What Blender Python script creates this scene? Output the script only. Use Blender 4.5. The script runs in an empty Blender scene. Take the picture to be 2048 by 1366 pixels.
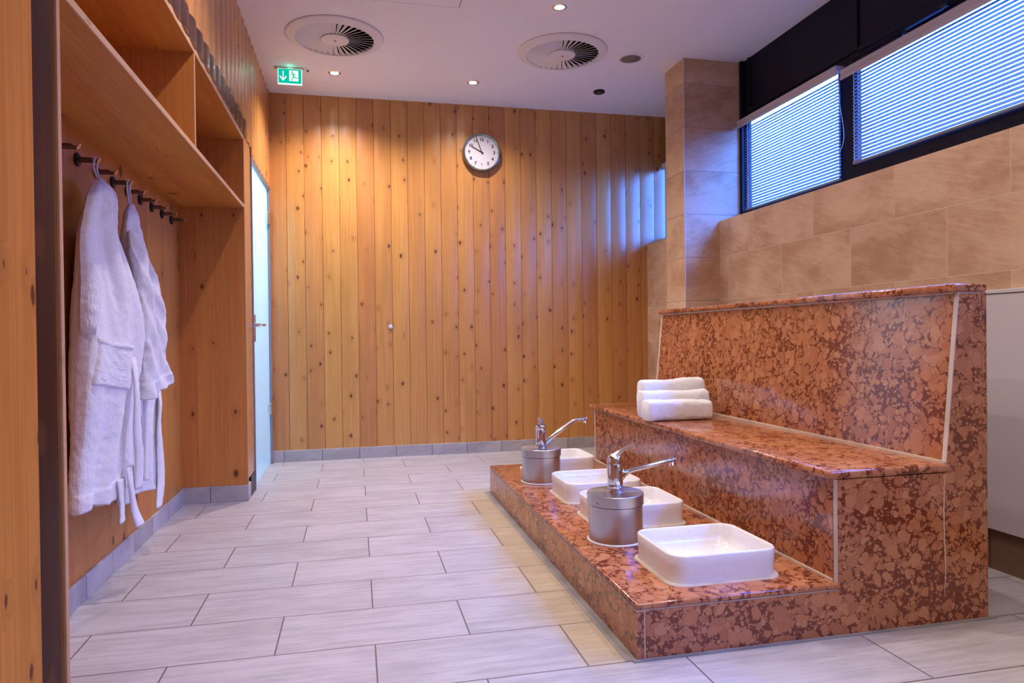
import bpy, bmesh, math, random
import numpy as np
from mathutils import Vector, Matrix, noise

random.seed(7)
PI = math.pi
C = bpy.context.scene.collection
SC = bpy.context.scene

# ------------------------------------------------------------------ camera
def camera():
    y, t, r = 2.22165173e-01, -7.81105906e-03, 1.18006164e-02
    f = np.array([math.sin(y)*math.cos(t), math.cos(y)*math.cos(t), math.sin(t)])
    rt = np.array([math.cos(y), -math.sin(y), 0.0])
    dn = np.cross(f, rt)
    rr = math.cos(r)*rt + math.sin(r)*dn
    dd = -math.sin(r)*rt + math.cos(r)*dn
    cam = bpy.data.cameras.new('camera')
    cam.sensor_width = 36.0
    cam.lens = 1386.9455/2048*36
    cam.clip_start = 0.02
    o = bpy.data.objects.new('camera', cam)
    M = Matrix(((rr[0], -dd[0], -f[0], 0.0), (rr[1], -dd[1], -f[1], 0.0), (rr[2], -dd[2], -f[2], 1.0), (0, 0, 0, 1)))
    o.matrix_world = M
    C.objects.link(o)
    SC.camera = o
camera()

# ------------------------------------------------------------------ light
SC.view_settings.view_transform = 'Standard'
SC.view_settings.look = 'None'
SC.view_settings.gamma = 1.0
SC.view_settings.use_curve_mapping = False
SC.view_settings.exposure = -0.27

SKY = (0.055, 0.21, 1.0)
SKY_STRENGTH = 62.0
GROUND_STRENGTH = 7.0
w = bpy.data.worlds.new('sky'); SC.world = w; w.use_nodes = True
wt = w.node_tree
bg = wt.nodes['Background']; bg.inputs[0].default_value = (*SKY, 1)
wc = wt.nodes.new('ShaderNodeTexCoord'); ws = wt.nodes.new('ShaderNodeSeparateXYZ'); wm = wt.nodes.new('ShaderNodeMapRange')
wt.links.new(wc.outputs['Generated'], ws.inputs[0]); wt.links.new(ws.outputs[2], wm.inputs[0])
for i_, v_ in ((1, -0.06), (2, 0.06), (3, GROUND_STRENGTH), (4, SKY_STRENGTH)): wm.inputs[i_].default_value = v_
wt.links.new(wm.outputs[0], bg.inputs[1])

LAMP = (1.0, 0.88, 0.82)
LAMP_POWER = 150.0
# ceiling downlights: x, y, power factor (the last ones stand behind the camera's view)
SPOTS = [(-0.125, 5.365, 1.5), (0.923, 5.361, 0.75), (1.23, 4.034, 0.85), (-0.12, 3.0, 0.75), (0.55, 2.2, 0.6),
         (1.75, 2.35, 0.6), (0.35, 1.0, 0.3), (1.3, 0.7, 0.8), (0.4, -0.8, 0.6), (1.8, -0.6, 0.7)]
ZC = 2.988
YB = 5.90
XL = -0.66
XR = 2.603
XD = 2.80

def portal(name, y0, y1, z0, z1):
    l = bpy.data.lights.new(name, 'AREA'); l.shape = 'RECTANGLE'; l.size = z1-z0; l.size_y = y1-y0
    l.cycles.is_portal = True
    o = bpy.data.objects.new(name, l); C.objects.link(o)
    o.location = (2.855, (y0+y1)/2, (z0+z1)/2)
    o.rotation_euler = (0, PI/2, 0)
W0 = (4.96, 5.885, 1.87, 2.56)
W1 = (3.562, 4.565, 1.880, 2.56)
W2 = (1.35, 3.445, 1.945, 2.56)
W3 = (-1.9, 1.2, 1.95, 2.56)
for i, wn in enumerate((W0, W1, W2, W3)):
    portal('window_daylight', *wn)

# ------------------------------------------------------------------ node helpers
def newmat(name):
    m = bpy.data.materials.new(name); m.use_nodes = True
    nt = m.node_tree
    for n in list(nt.nodes): nt.nodes.remove(n)
    out = nt.nodes.new('ShaderNodeOutputMaterial')
    return m, nt, out

class NB:
    def __init__(s, nt): s.nt = nt
    def n(s, typ, ins=None, **kw):
        nd = s.nt.nodes.new(typ)
        for k, v in kw.items(): setattr(nd, k, v)
        if ins:
            for k, v in ins.items(): s.set(nd, k, v)
        return nd
    def set(s, nd, k, v):
        sock = nd.inputs[k]
        if isinstance(v, bpy.types.NodeSocket): s.nt.links.new(v, sock)
        else:
            try: sock.default_value = v
            except Exception: sock.default_value = (*v, 1.0)
    def math(s, op, a, b=0.0, c=0.0, clamp=False):
        nd = s.n('ShaderNodeMath', operation=op, use_clamp=clamp)
        for i, v in enumerate((a, b, c)):
            if i < len(nd.inputs): s.set(nd, i, v)
        return nd.outputs[0]
    def mix(s, fac, a, b, blend='MIX'):
        nd = s.n('ShaderNodeMix', data_type='RGBA', blend_type=blend)
        s.set(nd, 0, fac); s.set(nd, 6, a); s.set(nd, 7, b)
        return nd.outputs[2]
    def smooth(s, v, a, b, lo=0.0, hi=1.0):
        nd = s.n('ShaderNodeMapRange', interpolation_type='SMOOTHSTEP')
        s.set(nd, 0, v); s.set(nd, 1, a); s.set(nd, 2, b); s.set(nd, 3, lo); s.set(nd, 4, hi)
        return nd.outputs[0]
    def xyz(s, x, y, z):
        nd = s.n('ShaderNodeCombineXYZ'); s.set(nd, 0, x); s.set(nd, 1, y); s.set(nd, 2, z)
        return nd.outputs[0]
    def coords(s):
        tc = s.n('ShaderNodeTexCoord'); sp = s.n('ShaderNodeSeparateXYZ')
        s.nt.links.new(tc.outputs['Object'], sp.inputs[0])
        return tc.outputs['Object'], sp.outputs[0], sp.outputs[1], sp.outputs[2]
    def noise(s, vec, scale, detail=2.0, rough=0.5, dist=0.0):
        nd = s.n('ShaderNodeTexNoise'); s.set(nd, 'Vector', vec); s.set(nd, 'Scale', scale); s.set(nd, 'Detail', detail)
        s.set(nd, 'Roughness', rough); s.set(nd, 'Distortion', dist)
        return nd.outputs[0], nd.outputs[1]
    def bump(s, h, strength, dist=0.01, normal=None):
        nd = s.n('ShaderNodeBump'); s.set(nd, 'Height', h); s.set(nd, 'Strength', strength); s.set(nd, 'Distance', dist)
        if normal is not None: s.set(nd, 'Normal', normal)
        return nd.outputs[0]
    def principled(s, out, **kw):
        nd = s.n('ShaderNodeBsdfPrincipled')
        for k, v in kw.items(): s.set(nd, k.replace('_', ' '), v)
        s.nt.links.new(nd.outputs[0], out.inputs[0])
        return nd

def simple(name, col, rough=0.5, metal=0.0, bump=0.0, bscale=200.0, var=0.0, **kw):
    m, nt, out = newmat(name); b = NB(nt)
    co, x, y, z = b.coords()
    base = (*col, 1)
    if var > 0:
        f, _ = b.noise(co, 6.0, 4.0)
        base = b.mix(b.smooth(f, 0.3, 0.7), tuple(c*(1-var) for c in col)+(1,), tuple(min(1, c*(1+var)) for c in col)+(1,))
    args = dict(Base_Color=base, Roughness=rough, Metallic=metal)
    args.update(kw)
    if bump > 0:
        f, _ = b.noise(co, bscale, 3.0)
        args['Normal'] = b.bump(f, bump, 0.002)
    b.principled(out, **args)
    return m

# ------------------------------------------------------------------ materials
def wood(name, across, along, light=(0.60, 0.29, 0.095), dark=(0.42, 0.165, 0.042), pitch=0.1397, origin=0.0, rough=0.3,
         knots=1.0, vary=0.10, coat=0.25, kx=8.5, kl=5.6, spec=0.5, kth=0.50):
    m, nt, out = newmat(name); b = NB(nt)
    co, x, y, z = b.coords()
    ax = {'x': x, 'y': y, 'z': z}
    a, l = ax[across], ax[along]
    third = [k for k in 'xyz' if k not in (across, along)][0]
    idx = b.math('FLOOR', b.math('DIVIDE', b.math('SUBTRACT', a, origin), pitch))
    wn = b.n('ShaderNodeTexWhiteNoise', noise_dimensions='1D'); b.set(wn, 'W', idx)
    rnd = wn.outputs[0]
    l2 = b.math('ADD', l, b.math('MULTIPLY', rnd, 17.3))
    kv = b.xyz(b.math('MULTIPLY', b.math('ADD', a, b.math('MULTIPLY', rnd, 3.1)), kx), b.math('MULTIPLY', l2, kl), b.math('MULTIPLY', idx, 3.7))
    vo = b.n('ShaderNodeTexVoronoi', voronoi_dimensions='2D', feature='F1')
    b.set(vo, 'Vector', kv); b.set(vo, 'Scale', 1.0); b.set(vo, 'Randomness', 1.0)
    sepc = b.n('ShaderNodeSeparateColor'); b.set(sepc, 0, vo.outputs['Color'])
    on = b.math('GREATER_THAN', sepc.outputs[0], kth)
    size = b.math('MULTIPLY_ADD', sepc.outputs[1], 0.075, -0.005)
    nz, _ = b.noise(b.xyz(b.math('MULTIPLY', a, 60.0), b.math('MULTIPLY', l2, 50.0), idx), 1.0, 2.0)
    d = b.math('ADD', vo.outputs['Distance'], b.math('MULTIPLY', b.math('SUBTRACT', nz, 0.5), 0.05))
    kn = b.math('MULTIPLY', b.smooth(b.math('SUBTRACT', d, size), 0.0, 0.045, 1.0, 0.0), on)
    halo = b.math('MULTIPLY', b.smooth(d, 0.06, 0.30, 1.0, 0.0), on)
    # growth rings bend round the knots
    aw = b.math('ADD', a, b.math('MULTIPLY', halo, 0.035))
    wob, _ = b.noise(b.xyz(b.math('MULTIPLY', a, 3.0), b.math('MULTIPLY', l2, 0.8), idx), 1.0, 2.0)
    aw = b.math('ADD', aw, b.math('MULTIPLY', wob, 0.05))
    g1, _ = b.noise(b.xyz(b.math('MULTIPLY', aw, 85.0), b.math('MULTIPLY', l2, 1.1), b.math('MULTIPLY', idx, 5.0)), 1.0, 3.0, 0.55)
    g2, _ = b.noise(b.xyz(b.math('MULTIPLY', aw, 320.0), b.math('MULTIPLY', l2, 5.0), idx), 1.0, 2.0)
    cl, _ = b.noise(b.xyz(b.math('MULTIPLY', a, 6.0), b.math('MULTIPLY', l2, 1.3), idx), 1.0, 3.0)
    g = b.smooth(b.math('ADD', b.math('MULTIPLY', g1, 0.75), b.math('MULTIPLY', g2, 0.25)), 0.32, 0.68)
    col = b.mix(g, (*dark, 1), (*light, 1))
    mid = tuple((p+q)/2 for p, q in zip(light, dark))
    col = b.mix(0.42, col, (*mid, 1))
    hsv = b.n('ShaderNodeHueSaturation'); b.set(hsv, 'Color', col)
    b.set(hsv, 'Value', b.math('ADD', b.math('MULTIPLY', b.math('SUBTRACT', rnd, 0.5), vary*1.6), b.math('MULTIPLY_ADD', cl, 0.45, 0.78)))
    b.set(hsv, 'Hue', b.math('MULTIPLY_ADD', b.math('SUBTRACT', rnd, 0.5), 0.012, 0.5))
    col = hsv.outputs[0]
    col = b.mix(b.math('MULTIPLY', halo, 0.28*knots), col, (0.30, 0.095, 0.02, 1))
    col = b.mix(b.math('MULTIPLY', kn, 0.85*knots), col, (0.07, 0.022, 0.008, 1))
    nrm = b.bump(b.math('ADD', b.math('MULTIPLY', g1, 0.5), b.math('MULTIPLY', halo, 0.8)), 0.22, 0.004)
    big, _ = b.noise(b.xyz(b.math('MULTIPLY', a, 8.0), b.math('MULTIPLY', l, 2.5), 0.0), 1.0, 2.0)
    nrm = b.bump(big, 0.12, 0.02, nrm)
    b.principled(out, Base_Color=col, Roughness=rough, Normal=nrm, Coat_Weight=coat, Coat_Roughness=0.22, Specular_IOR_Level=spec)
    return m

def marble(name):
    """nodular limestone: round pale nodules of several sizes packed in a dark red clay matrix"""
    m, nt, out = newmat(name); b = NB(nt)
    co, x, y, z = b.coords()
    def warp(vec, scale, amt):
        _, wc = b.noise(co, scale, 2.0)
        sub = b.n('ShaderNodeVectorMath', operation='SUBTRACT'); b.set(sub, 0, wc); b.set(sub, 1, (0.5, 0.5, 0.5))
        sc = b.n('ShaderNodeVectorMath', operation='SCALE'); b.set(sc, 0, sub.outputs[0]); b.set(sc, 'Scale', amt)
        ad = b.n('ShaderNodeVectorMath', operation='ADD'); b.set(ad, 0, vec); b.set(ad, 1, sc.outputs[0])
        return ad.outputs[0]
    v = warp(warp(co, 14.0, 0.045), 60.0, 0.012)
    big, _ = b.noise(co, 4.5, 3.0, 0.6)
    fine, _ = b.noise(co, 130.0, 4.0, 0.7)
    med, _ = b.noise(co, 32.0, 3.0, 0.6)
    shrink = b.smooth(big, 0.42, 0.72, 0.0, 0.20)
    col = b.mix(fine, (0.115, 0.022, 0.009, 1), (0.21, 0.047, 0.018, 1))
    cover = None
    for scale, r0, keep in ((95.0, 0.34, 0.25), (58.0, 0.40, 0.22), (36.0, 0.44, 0.24), (22.0, 0.46, 0.36)):
        vo = b.n('ShaderNodeTexVoronoi', feature='F1'); b.set(vo, 'Vector', v); b.set(vo, 'Scale', scale)
        sc = b.n('ShaderNodeSeparateColor'); b.set(sc, 0, vo.outputs['Color'])
        rad = b.math('SUBTRACT', b.math('MULTIPLY_ADD', sc.outputs[0], 0.26, r0), shrink)
        d = b.math('ADD', vo.outputs['Distance'], b.math('MULTIPLY', b.math('SUBTRACT', med, 0.5), 0.22))
        gap = b.math('SUBTRACT', rad, d)
        on = b.math('GREATER_THAN', sc.outputs[1], keep)
        mask = b.math('MULTIPLY', b.smooth(gap, 0.0, 0.05), on)
        line = b.math('MULTIPLY', b.smooth(b.math('ABSOLUTE', b.math('SUBTRACT', gap, 0.01)), 0.0, 0.05, 1.0, 0.0), on)
        ramp = b.n('ShaderNodeValToRGB'); cr = ramp.color_ramp
        cr.elements[0].position = 0.0; cr.elements[0].color = (0.35, 0.115, 0.048, 1)
        cr.elements[1].position = 1.0; cr.elements[1].color = (0.52, 0.225, 0.103, 1)
        e_ = cr.elements.new(0.5); e_.color = (0.44, 0.160, 0.067, 1)
        b.set(ramp, 0, b.math('ADD', b.math('MULTIPLY', sc.outputs[2], 0.75), b.math('MULTIPLY_ADD', med, 0.5, -0.12)))
        nodule = b.mix(b.math('MULTIPLY', b.smooth(fine, 0.40, 0.75), 0.30), ramp.outputs[0], (0.55, 0.26, 0.14, 1))
        col = b.mix(b.math('MULTIPLY', line, 0.55), col, (0.12, 0.026, 0.011, 1))
        col = b.mix(mask, col, nodule)
        cover = mask if cover is None else b.math('MAXIMUM', cover, mask)
    # pale calcite flecks
    fl, _ = b.noise(co, 120.0, 2.0)
    fm, _ = b.noise(co, 7.0, 2.0)
    fleck = b.math('MULTIPLY', b.smooth(fl, 0.70, 0.76), b.smooth(fm, 0.55, 0.7))
    col = b.mix(b.math('MULTIPLY', fleck, 0.6), col, (0.6, 0.45, 0.36, 1))
    nrm = b.bump(b.math('ADD', cover, fine), 0.02, 0.002)
    b.principled(out, Base_Color=col, Roughness=0.13, Normal=nrm, IOR=1.55)
    return m

def tile(name, vx, vy, bw, rh, off, col1, col2, mortar, msize, offx=0.0, offy=0.0, rough=0.45, kind='stone'):
    """tiles in running bond; vx, vy: 'x', 'y', 'z' or 'xy' (sum) say which axes run along and up the courses"""
    m, nt, out = newmat(name); b = NB(nt)
    co, x, y, z = b.coords()
    ax = {'x': x, 'y': y, 'z': z}
    def axis(s): return ax[s] if s in ax else b.math('ADD', x, y)
    u = b.math('ADD', axis(vx), offx); v = b.math('ADD', axis(vy), offy)
    br = b.n('ShaderNodeTexBrick', offset=off, offset_frequency=2)
    b.set(br, 'Vector', b.xyz(u, v, 0.0))
    b.set(br, 'Color1', (0, 0, 0, 1)); b.set(br, 'Color2', (1, 1, 1, 1)); b.set(br, 'Mortar', (0, 0, 0, 1))
    b.set(br, 'Scale', 1.0); b.set(br, 'Mortar Size', msize); b.set(br, 'Mortar Smooth', 0.2); b.set(br, 'Bias', 0.0)
    b.set(br, 'Brick Width', bw); b.set(br, 'Row Height', rh)
    rs = b.n('ShaderNodeSeparateColor'); b.set(rs, 0, br.outputs[0]); rnd = rs.outputs[0]
    fac = br.outputs[1]
    sh = b.math('MULTIPLY', rnd, 9.0)
    if kind == 'floor':
        n1, _ = b.noise(b.xyz(b.math('MULTIPLY', u, 4.0), b.math('MULTIPLY', v, 46.0), sh), 1.0, 6.0, 0.68, 0.4)
        n2, _ = b.noise(b.xyz(b.math('MULTIPLY', u, 3.0), b.math('MULTIPLY', v, 6.0), sh), 1.0, 4.0, 0.6, 0.6)
        pit, _ = b.noise(b.xyz(b.math('MULTIPLY', u, 60.0), b.math('MULTIPLY', v, 130.0), sh), 1.0, 2.0)
        t = b.smooth(b.math('ADD', b.math('MULTIPLY', n1, 0.62), b.math('MULTIPLY', n2, 0.38)), 0.38, 0.62)
        col = b.mix(t, (*col1, 1), (*col2, 1))
        pm, _ = b.noise(b.xyz(b.math('MULTIPLY', u, 7.0), b.math('MULTIPLY', v, 7.0), sh), 1.0, 2.0)
        pits = b.math('MULTIPLY', b.smooth(pit, 0.68, 0.76), b.smooth(pm, 0.48, 0.62))
        col = b.mix(b.math('MULTIPLY', pits, 0.45), col, (0.25, 0.2, 0.18, 1))
        # limescale-yellowed strip of tiles along the marble step
        ed, _ = b.noise(b.xyz(b.math('MULTIPLY', x, 5.0), b.math('MULTIPLY', y, 2.6), 0.0), 1.0, 2.0)
        st = b.smooth(b.math('ADD', x, b.math('MULTIPLY', b.math('SUBTRACT', ed, 0.5), 0.35)), 0.52, 0.68)
        st = b.math('MULTIPLY', st, b.smooth(x, 0.80, 0.86, 1.0, 0.0))
        st = b.math('MULTIPLY', st, b.smooth(y, 1.96, 2.02))
        st = b.math('MULTIPLY', st, b.smooth(y, 4.0, 4.8, 1.0, 0.0))
        col = b.mix(b.math('MULTIPLY', st, 0.75), col, (1.0, 0.86, 0.60, 1), 'MULTIPLY')
        val = b.math('MULTIPLY_ADD', rnd, 0.10, 0.95)
        h = b.math('ADD', b.math('MULTIPLY', n1, 0.6), b.math('MULTIPLY', pits, -0.5)); bs = 0.25
    else:
        sk = b.math('ADD', u, b.math('MULTIPLY', v, 1.5))
        n1, _ = b.noise(b.xyz(b.math('MULTIPLY', sk, 5.0), b.math('MULTIPLY', b.math('SUBTRACT', v, b.math('MULTIPLY', u, 0.35)), 45.0), sh), 1.0, 5.0, 0.7, 0.8)
        n2, _ = b.noise(b.xyz(b.math('MULTIPLY', u, 2.4), b.math('MULTIPLY', v, 3.6), sh), 1.0, 4.0, 0.6, 0.3)
        t = b.smooth(b.math('ADD', b.math('MULTIPLY', n1, 0.3), b.math('MULTIPLY', n2, 0.7)), 0.36, 0.64)
        col = b.mix(t, (*col1, 1), (*col2, 1))
        val = b.math('MULTIPLY_ADD', rnd, 0.14, 0.93)
        h = n1; bs = 0.5
    hsv = b.n('ShaderNodeHueSaturation'); b.set(hsv, 'Color', col); b.set(hsv, 'Value', val)
    col = b.mix(fac, hsv.outputs[0], (*mortar, 1))
    hh = b.math('SUBTRACT', b.math('MULTIPLY', h, 0.35), b.math('MULTIPLY', fac, 0.8))
    b.principled(out, Base_Color=col, Roughness=rough, Normal=b.bump(hh, bs, 0.006))
    return m

def terry(name, col):
    m, nt, out = newmat(name); b = NB(nt)
    co, x, y, z = b.coords()
    f, _ = b.noise(co, 260.0, 3.0, 0.7)
    f2, _ = b.noise(co, 35.0, 3.0)
    c = b.mix(b.smooth(f, 0.3, 0.7), tuple(k*0.90 for k in col)+(1,), (*col, 1))
    b.principled(out, Base_Color=c, Roughness=0.95, Sheen_Weight=0.25, Sheen_Roughness=0.5,
                 Normal=b.bump(b.math('ADD', f, b.math('MULTIPLY', f2, 0.6)), 0.55, 0.006))
    return m

def glass(name, tint=(0.92, 0.97, 1.0)):
    m, nt, out = newmat(name); b = NB(nt)
    tr = b.n('ShaderNodeBsdfTransparent', {'Color': (*tint, 1)})
    gl = b.n('ShaderNodeBsdfGlossy', {'Color': (1, 1, 1, 1), 'Roughness': 0.02})
    fr = b.n('ShaderNodeLayerWeight', {'Blend': 0.5})
    ff = b.math('MULTIPLY_ADD', b.math('POWER', fr.outputs[1], 5.0), 0.9, 0.04)
    mx = b.n('ShaderNodeMixShader', {0: ff, 1: tr.outputs[0], 2: gl.outputs[0]})
    nt.links.new(mx.outputs[0], out.inputs[0])
    return m

def frosted(name, col):
    m, nt, out = newmat(name); b = NB(nt)
    df = b.n('ShaderNodeBsdfDiffuse', {'Color': (*col, 1)})
    tl = b.n('ShaderNodeBsdfTranslucent', {'Color': (*col, 1)})
    mx = b.n('ShaderNodeMixShader', {0: 0.45, 1: df.outputs[0], 2: tl.outputs[0]})
    gl = b.n('ShaderNodeBsdfGlossy', {'Color': (1, 1, 1, 1), 'Roughness': 0.28})
    fr = b.n('ShaderNodeLayerWeight', {'Blend': 0.5})
    ff = b.math('MULTIPLY_ADD', b.math('POWER', fr.outputs[1], 5.0), 0.6, 0.04)
    m2 = b.n('ShaderNodeMixShader', {0: ff, 1: mx.outputs[0], 2: gl.outputs[0]})
    nt.links.new(m2.outputs[0], out.inputs[0])
    return m

def emit(name, col, s):
    m, nt, out = newmat(name); b = NB(nt)
    e = b.n('ShaderNodeEmission', {'Color': (*col, 1), 'Strength': s})
    nt.links.new(e.outputs[0], out.inputs[0])
    return m

def brushed(name, col, rough):
    m, nt, out = newmat(name); b = NB(nt)
    co, x, y, z = b.coords()
    f, _ = b.noise(b.xyz(b.math('MULTIPLY', x, 90.0), b.math('MULTIPLY', y, 90.0), b.math('MULTIPLY', z, 900.0)), 1.0, 2.0)
    f2, _ = b.noise(co, 14.0, 4.0, 0.7)
    r = b.math('ADD', b.math('MULTIPLY_ADD', f, 0.10, rough-0.05), b.smooth(f2, 0.45, 0.75, 0.0, 0.10))
    b.principled(out, Base_Color=b.mix(f2, tuple(c*0.88 for c in col)+(1,), (*col, 1)), Metallic=1.0, Roughness=r, Anisotropic=0.5)
    return m

PINE_L, PINE_D = (0.61, 0.300, 0.090), (0.46, 0.182, 0.044)
M_back = wood('knotty pine boards', 'x', 'z', PINE_L, PINE_D, 0.1397, -0.53, rough=0.3, coat=0.3)
M_left = wood('rounded pine boards', 'y', 'z', PINE_L, PINE_D, 0.1397, 0.0, rough=0.28, coat=0.35)
M_band = simple('dark brown wood', (0.055, 0.016, 0.010), 0.28, var=0.35, Coat_Weight=0.3)
M_rback = wood('pine panel, grain upright', 'y', 'z', (0.58, 0.245, 0.062), (0.45, 0.155, 0.033), 0.31, 0.12, rough=0.45, vary=0.06, coat=0.0, kx=5.0, kl=3.2, spec=0.3)
M_rend = wood('pine end panel', 'x', 'z', (0.58, 0.245, 0.062), (0.45, 0.155, 0.033), 0.37, 0.1, rough=0.45, vary=0.06, coat=0.0, kx=6.5, kl=4.0, spec=0.3)
M_rshelf = wood('pine shelf board', 'x', 'y', (0.60, 0.26, 0.064), (0.44, 0.155, 0.032), 0.095, 0.04, rough=0.5, vary=0.05, coat=0.0, spec=0.2, kx=3.0, kl=2.6, knots=0.75)
M_edge = wood('pale pine edge', 'z', 'y', (0.62, 0.38, 0.22), (0.50, 0.27, 0.13), 0.3, 0.0, rough=0.5, knots=0.2, coat=0.0)
M_edgev = wood('pale pine edge upright', 'y', 'z', (0.60, 0.33, 0.17), (0.48, 0.23, 0.10), 0.3, 0.0, rough=0.5, knots=0.2, coat=0.0)
M_post = wood('dark varnished post', 'y', 'z', (0.062, 0.016, 0.008), (0.03, 0.008, 0.005), 0.3, 0.0, rough=0.45, knots=0.6, coat=0.0, spec=0.06)
M_board = wood('pine board by the post', 'y', 'z', (0.58, 0.225, 0.042), (0.42, 0.135, 0.022), 0.30, 1.34, rough=0.55, coat=0.0, vary=0.05, kx=9.0, kl=4.2, spec=0.08, kth=0.25)
M_marble = marble('red nodular marble')
M_grout = simple('pale grout', (0.62, 0.52, 0.43), 0.7, var=0.15)
M_greygrout = simple('grey silicone', (0.27, 0.26, 0.26), 0.6, var=0.2)
M_floor = tile('travertine floor tiles', 'x', 'y', 0.625, 0.3112, 0.5, (0.365, 0.335, 0.33), (0.485, 0.45, 0.445), (0.13, 0.10, 0.09), 0.0028,
               offx=-0.05+0.3125+6.25, offy=-1.986+0.3112*20, rough=0.42, kind='floor')
M_wall = tile('sandstone wall tiles', 'y', 'z', 0.623, 0.3125, 0.5, (0.49, 0.275, 0.15), (0.70, 0.475, 0.30), (0.66, 0.50, 0.36), 0.0022,
              offx=-2.614+0.3115+6.23, offy=-1.870+0.3125*20, rough=0.6)
M_pillar = tile('sandstone pillar tiles', 'xy', 'z', 40.0, 0.3125, 0.0, (0.49, 0.275, 0.15), (0.70, 0.475, 0.30), (0.34, 0.25, 0.20), 0.0026,
                offx=10.0, offy=-1.866+0.3125*20, rough=0.6)
M_baseb = tile('grey skirting tiles', 'x', 'z', 0.30, 4.0, 0.0, (0.34, 0.31, 0.30), (0.47, 0.43, 0.41), (0.12, 0.10, 0.10), 0.0025, offx=0.576+6.0, offy=1.0, rough=0.5)
M_basel = tile('grey skirting tiles left', 'y', 'z', 0.30, 4.0, 0.0, (0.34, 0.31, 0.31), (0.47, 0.43, 0.43), (0.12, 0.10, 0.10), 0.0025, offx=0.02+6.0, offy=1.0, rough=0.5)
M_baser = tile('brown skirting tiles', 'y', 'z', 0.30, 4.0, 0.0, (0.16, 0.085, 0.05), (0.22, 0.12, 0.07), (0.06, 0.035, 0.02), 0.0025, offx=6.0, offy=1.0, rough=0.5)
M_ceil = simple('white ceiling paint', (0.84, 0.80, 0.82), 0.85, bump=0.05, bscale=60)
M_dark = simple('navy black painted steel', (0.005, 0.005, 0.014), 0.5, var=0.3, Specular_IOR_Level=0.2)
M_white = simple('white enamel', (0.66, 0.62, 0.62), 0.45)
M_vent = simple('off white vent metal', (0.76, 0.71, 0.69), 0.5)
M_void = simple('black duct', (0.004, 0.004, 0.004), 0.9)
M_chrome = simple('polished chrome', (0.82, 0.82, 0.85), 0.06, 1.0)
M_steel = brushed('brushed steel', (0.60, 0.58, 0.58), 0.32)
M_alu = simple('grey aluminium frame', (0.30, 0.29, 0.32), 0.4, 0.7)
M_satin = simple('satin nickel', (0.62, 0.56, 0.50), 0.3, 1.0)
def ceramic(name, col):
    m, nt, out = newmat(name); b = NB(nt)
    co, x, y, z = b.coords()
    nv, nc = b.noise(co, 30.0, 2.0)
    vo = b.n('ShaderNodeTexVoronoi', feature='DISTANCE_TO_EDGE')
    ad = b.n('ShaderNodeVectorMath', operation='MULTIPLY_ADD'); b.set(ad, 0, nc); b.set(ad, 1, (0.02, 0.02, 0.02)); b.set(ad, 2, co)
    b.set(vo, 'Vector', ad.outputs[0]); b.set(vo, 'Scale', 55.0)
    cr = b.smooth(vo.outputs[0], 0.0, 0.035, 0.22, 0.0)                  # crazed glaze
    b.principled(out, Base_Color=b.mix(cr, (*col, 1), (0.42, 0.33, 0.28, 1)), Roughness=0.2, Coat_Weight=0.3)
    return m
M_ceram = ceramic('white crazed ceramic', (0.82, 0.79, 0.78))
M_bronze = simple('dark bronze', (0.20, 0.12, 0.09), 0.4, 0.8)
M_brass = simple('worn brass end', (0.62, 0.42, 0.25), 0.4, 0.9)
M_rosette = simple('blackened rosette', (0.02, 0.02, 0.022), 0.4, 0.5)
M_terry = terry('white terry robe', (0.80, 0.77, 0.80))
M_towel = terry('white terry towel', (0.88, 0.87, 0.88))
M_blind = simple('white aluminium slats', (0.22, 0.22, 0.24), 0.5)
M_val = simple('pale grey valance', (0.52, 0.47, 0.47), 0.5)
M_cord = simple('white cord', (0.7, 0.7, 0.75), 0.7)
M_glass = glass('clear window glass')
M_frost = frosted('frosted aqua glass', (0.66, 0.86, 0.88))
M_lens = emit('lit lamp lens', (1.0, 0.93, 0.88), 30.0)
M_black = simple('black ink', (0.012, 0.012, 0.014), 0.5)
M_dial = simple('white clock dial', (0.64, 0.62, 0.67), 0.5)
M_rim = simple('green-grey clock rim', (0.30, 0.34, 0.31), 0.25, 0.9)
M_green = emit('lit green sign', (0.0, 0.58, 0.40), 1.2)
M_signw = emit('lit white pictogram', (0.9, 1.0, 0.95), 1.2)
M_acryl = simple('clear acrylic edge', (0.75, 0.85, 0.80), 0.15)

# ------------------------------------------------------------------ geometry helpers
def bx(bm, x0, x1, y0, y1, z0, z1, bev=0.0, seg=2):
    vs = [bm.verts.new(p) for p in ((x0,y0,z0),(x1,y0,z0),(x1,y1,z0),(x0,y1,z0),(x0,y0,z1),(x1,y0,z1),(x1,y1,z1),(x0,y1,z1))]
    fs = [bm.faces.new([vs[i] for i in q]) for q in ((0,3,2,1),(4,5,6,7),(0,1,5,4),(1,2,6,5),(2,3,7,6),(3,0,4,7))]
    if bev > 0:
        ed = list({e for f in fs for e in f.edges})
        bmesh.ops.bevel(bm, geom=ed, offset=bev, segments=seg, profile=0.5, affect='EDGES')
    return bm

def prism(bm, pts, axis, a0, a1, bev=0.0):
    """extrude a 2D outline along axis ('x','y','z')"""
    def mk(p, a):
        if axis == 'x': return (a, p[0], p[1])
        if axis == 'y': return (p[0], a, p[1])
        return (p[0], p[1], a)
    A = [bm.verts.new(mk(p, a0)) for p in pts]; B = [bm.verts.new(mk(p, a1)) for p in pts]
    n = len(pts)
    fs = [bm.faces.new(A[::-1]), bm.faces.new(B)]
    for i in range(n):
        j = (i+1) % n
        fs.append(bm.faces.new((A[i], A[j], B[j], B[i])))
    bmesh.ops.recalc_face_normals(bm, faces=fs)
    if bev > 0:
        ed = list({e for f in fs for e in f.edges})
        bmesh.ops.bevel(bm, geom=ed, offset=bev, segments=2, profile=0.5, affect='EDGES')
    return bm

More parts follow.
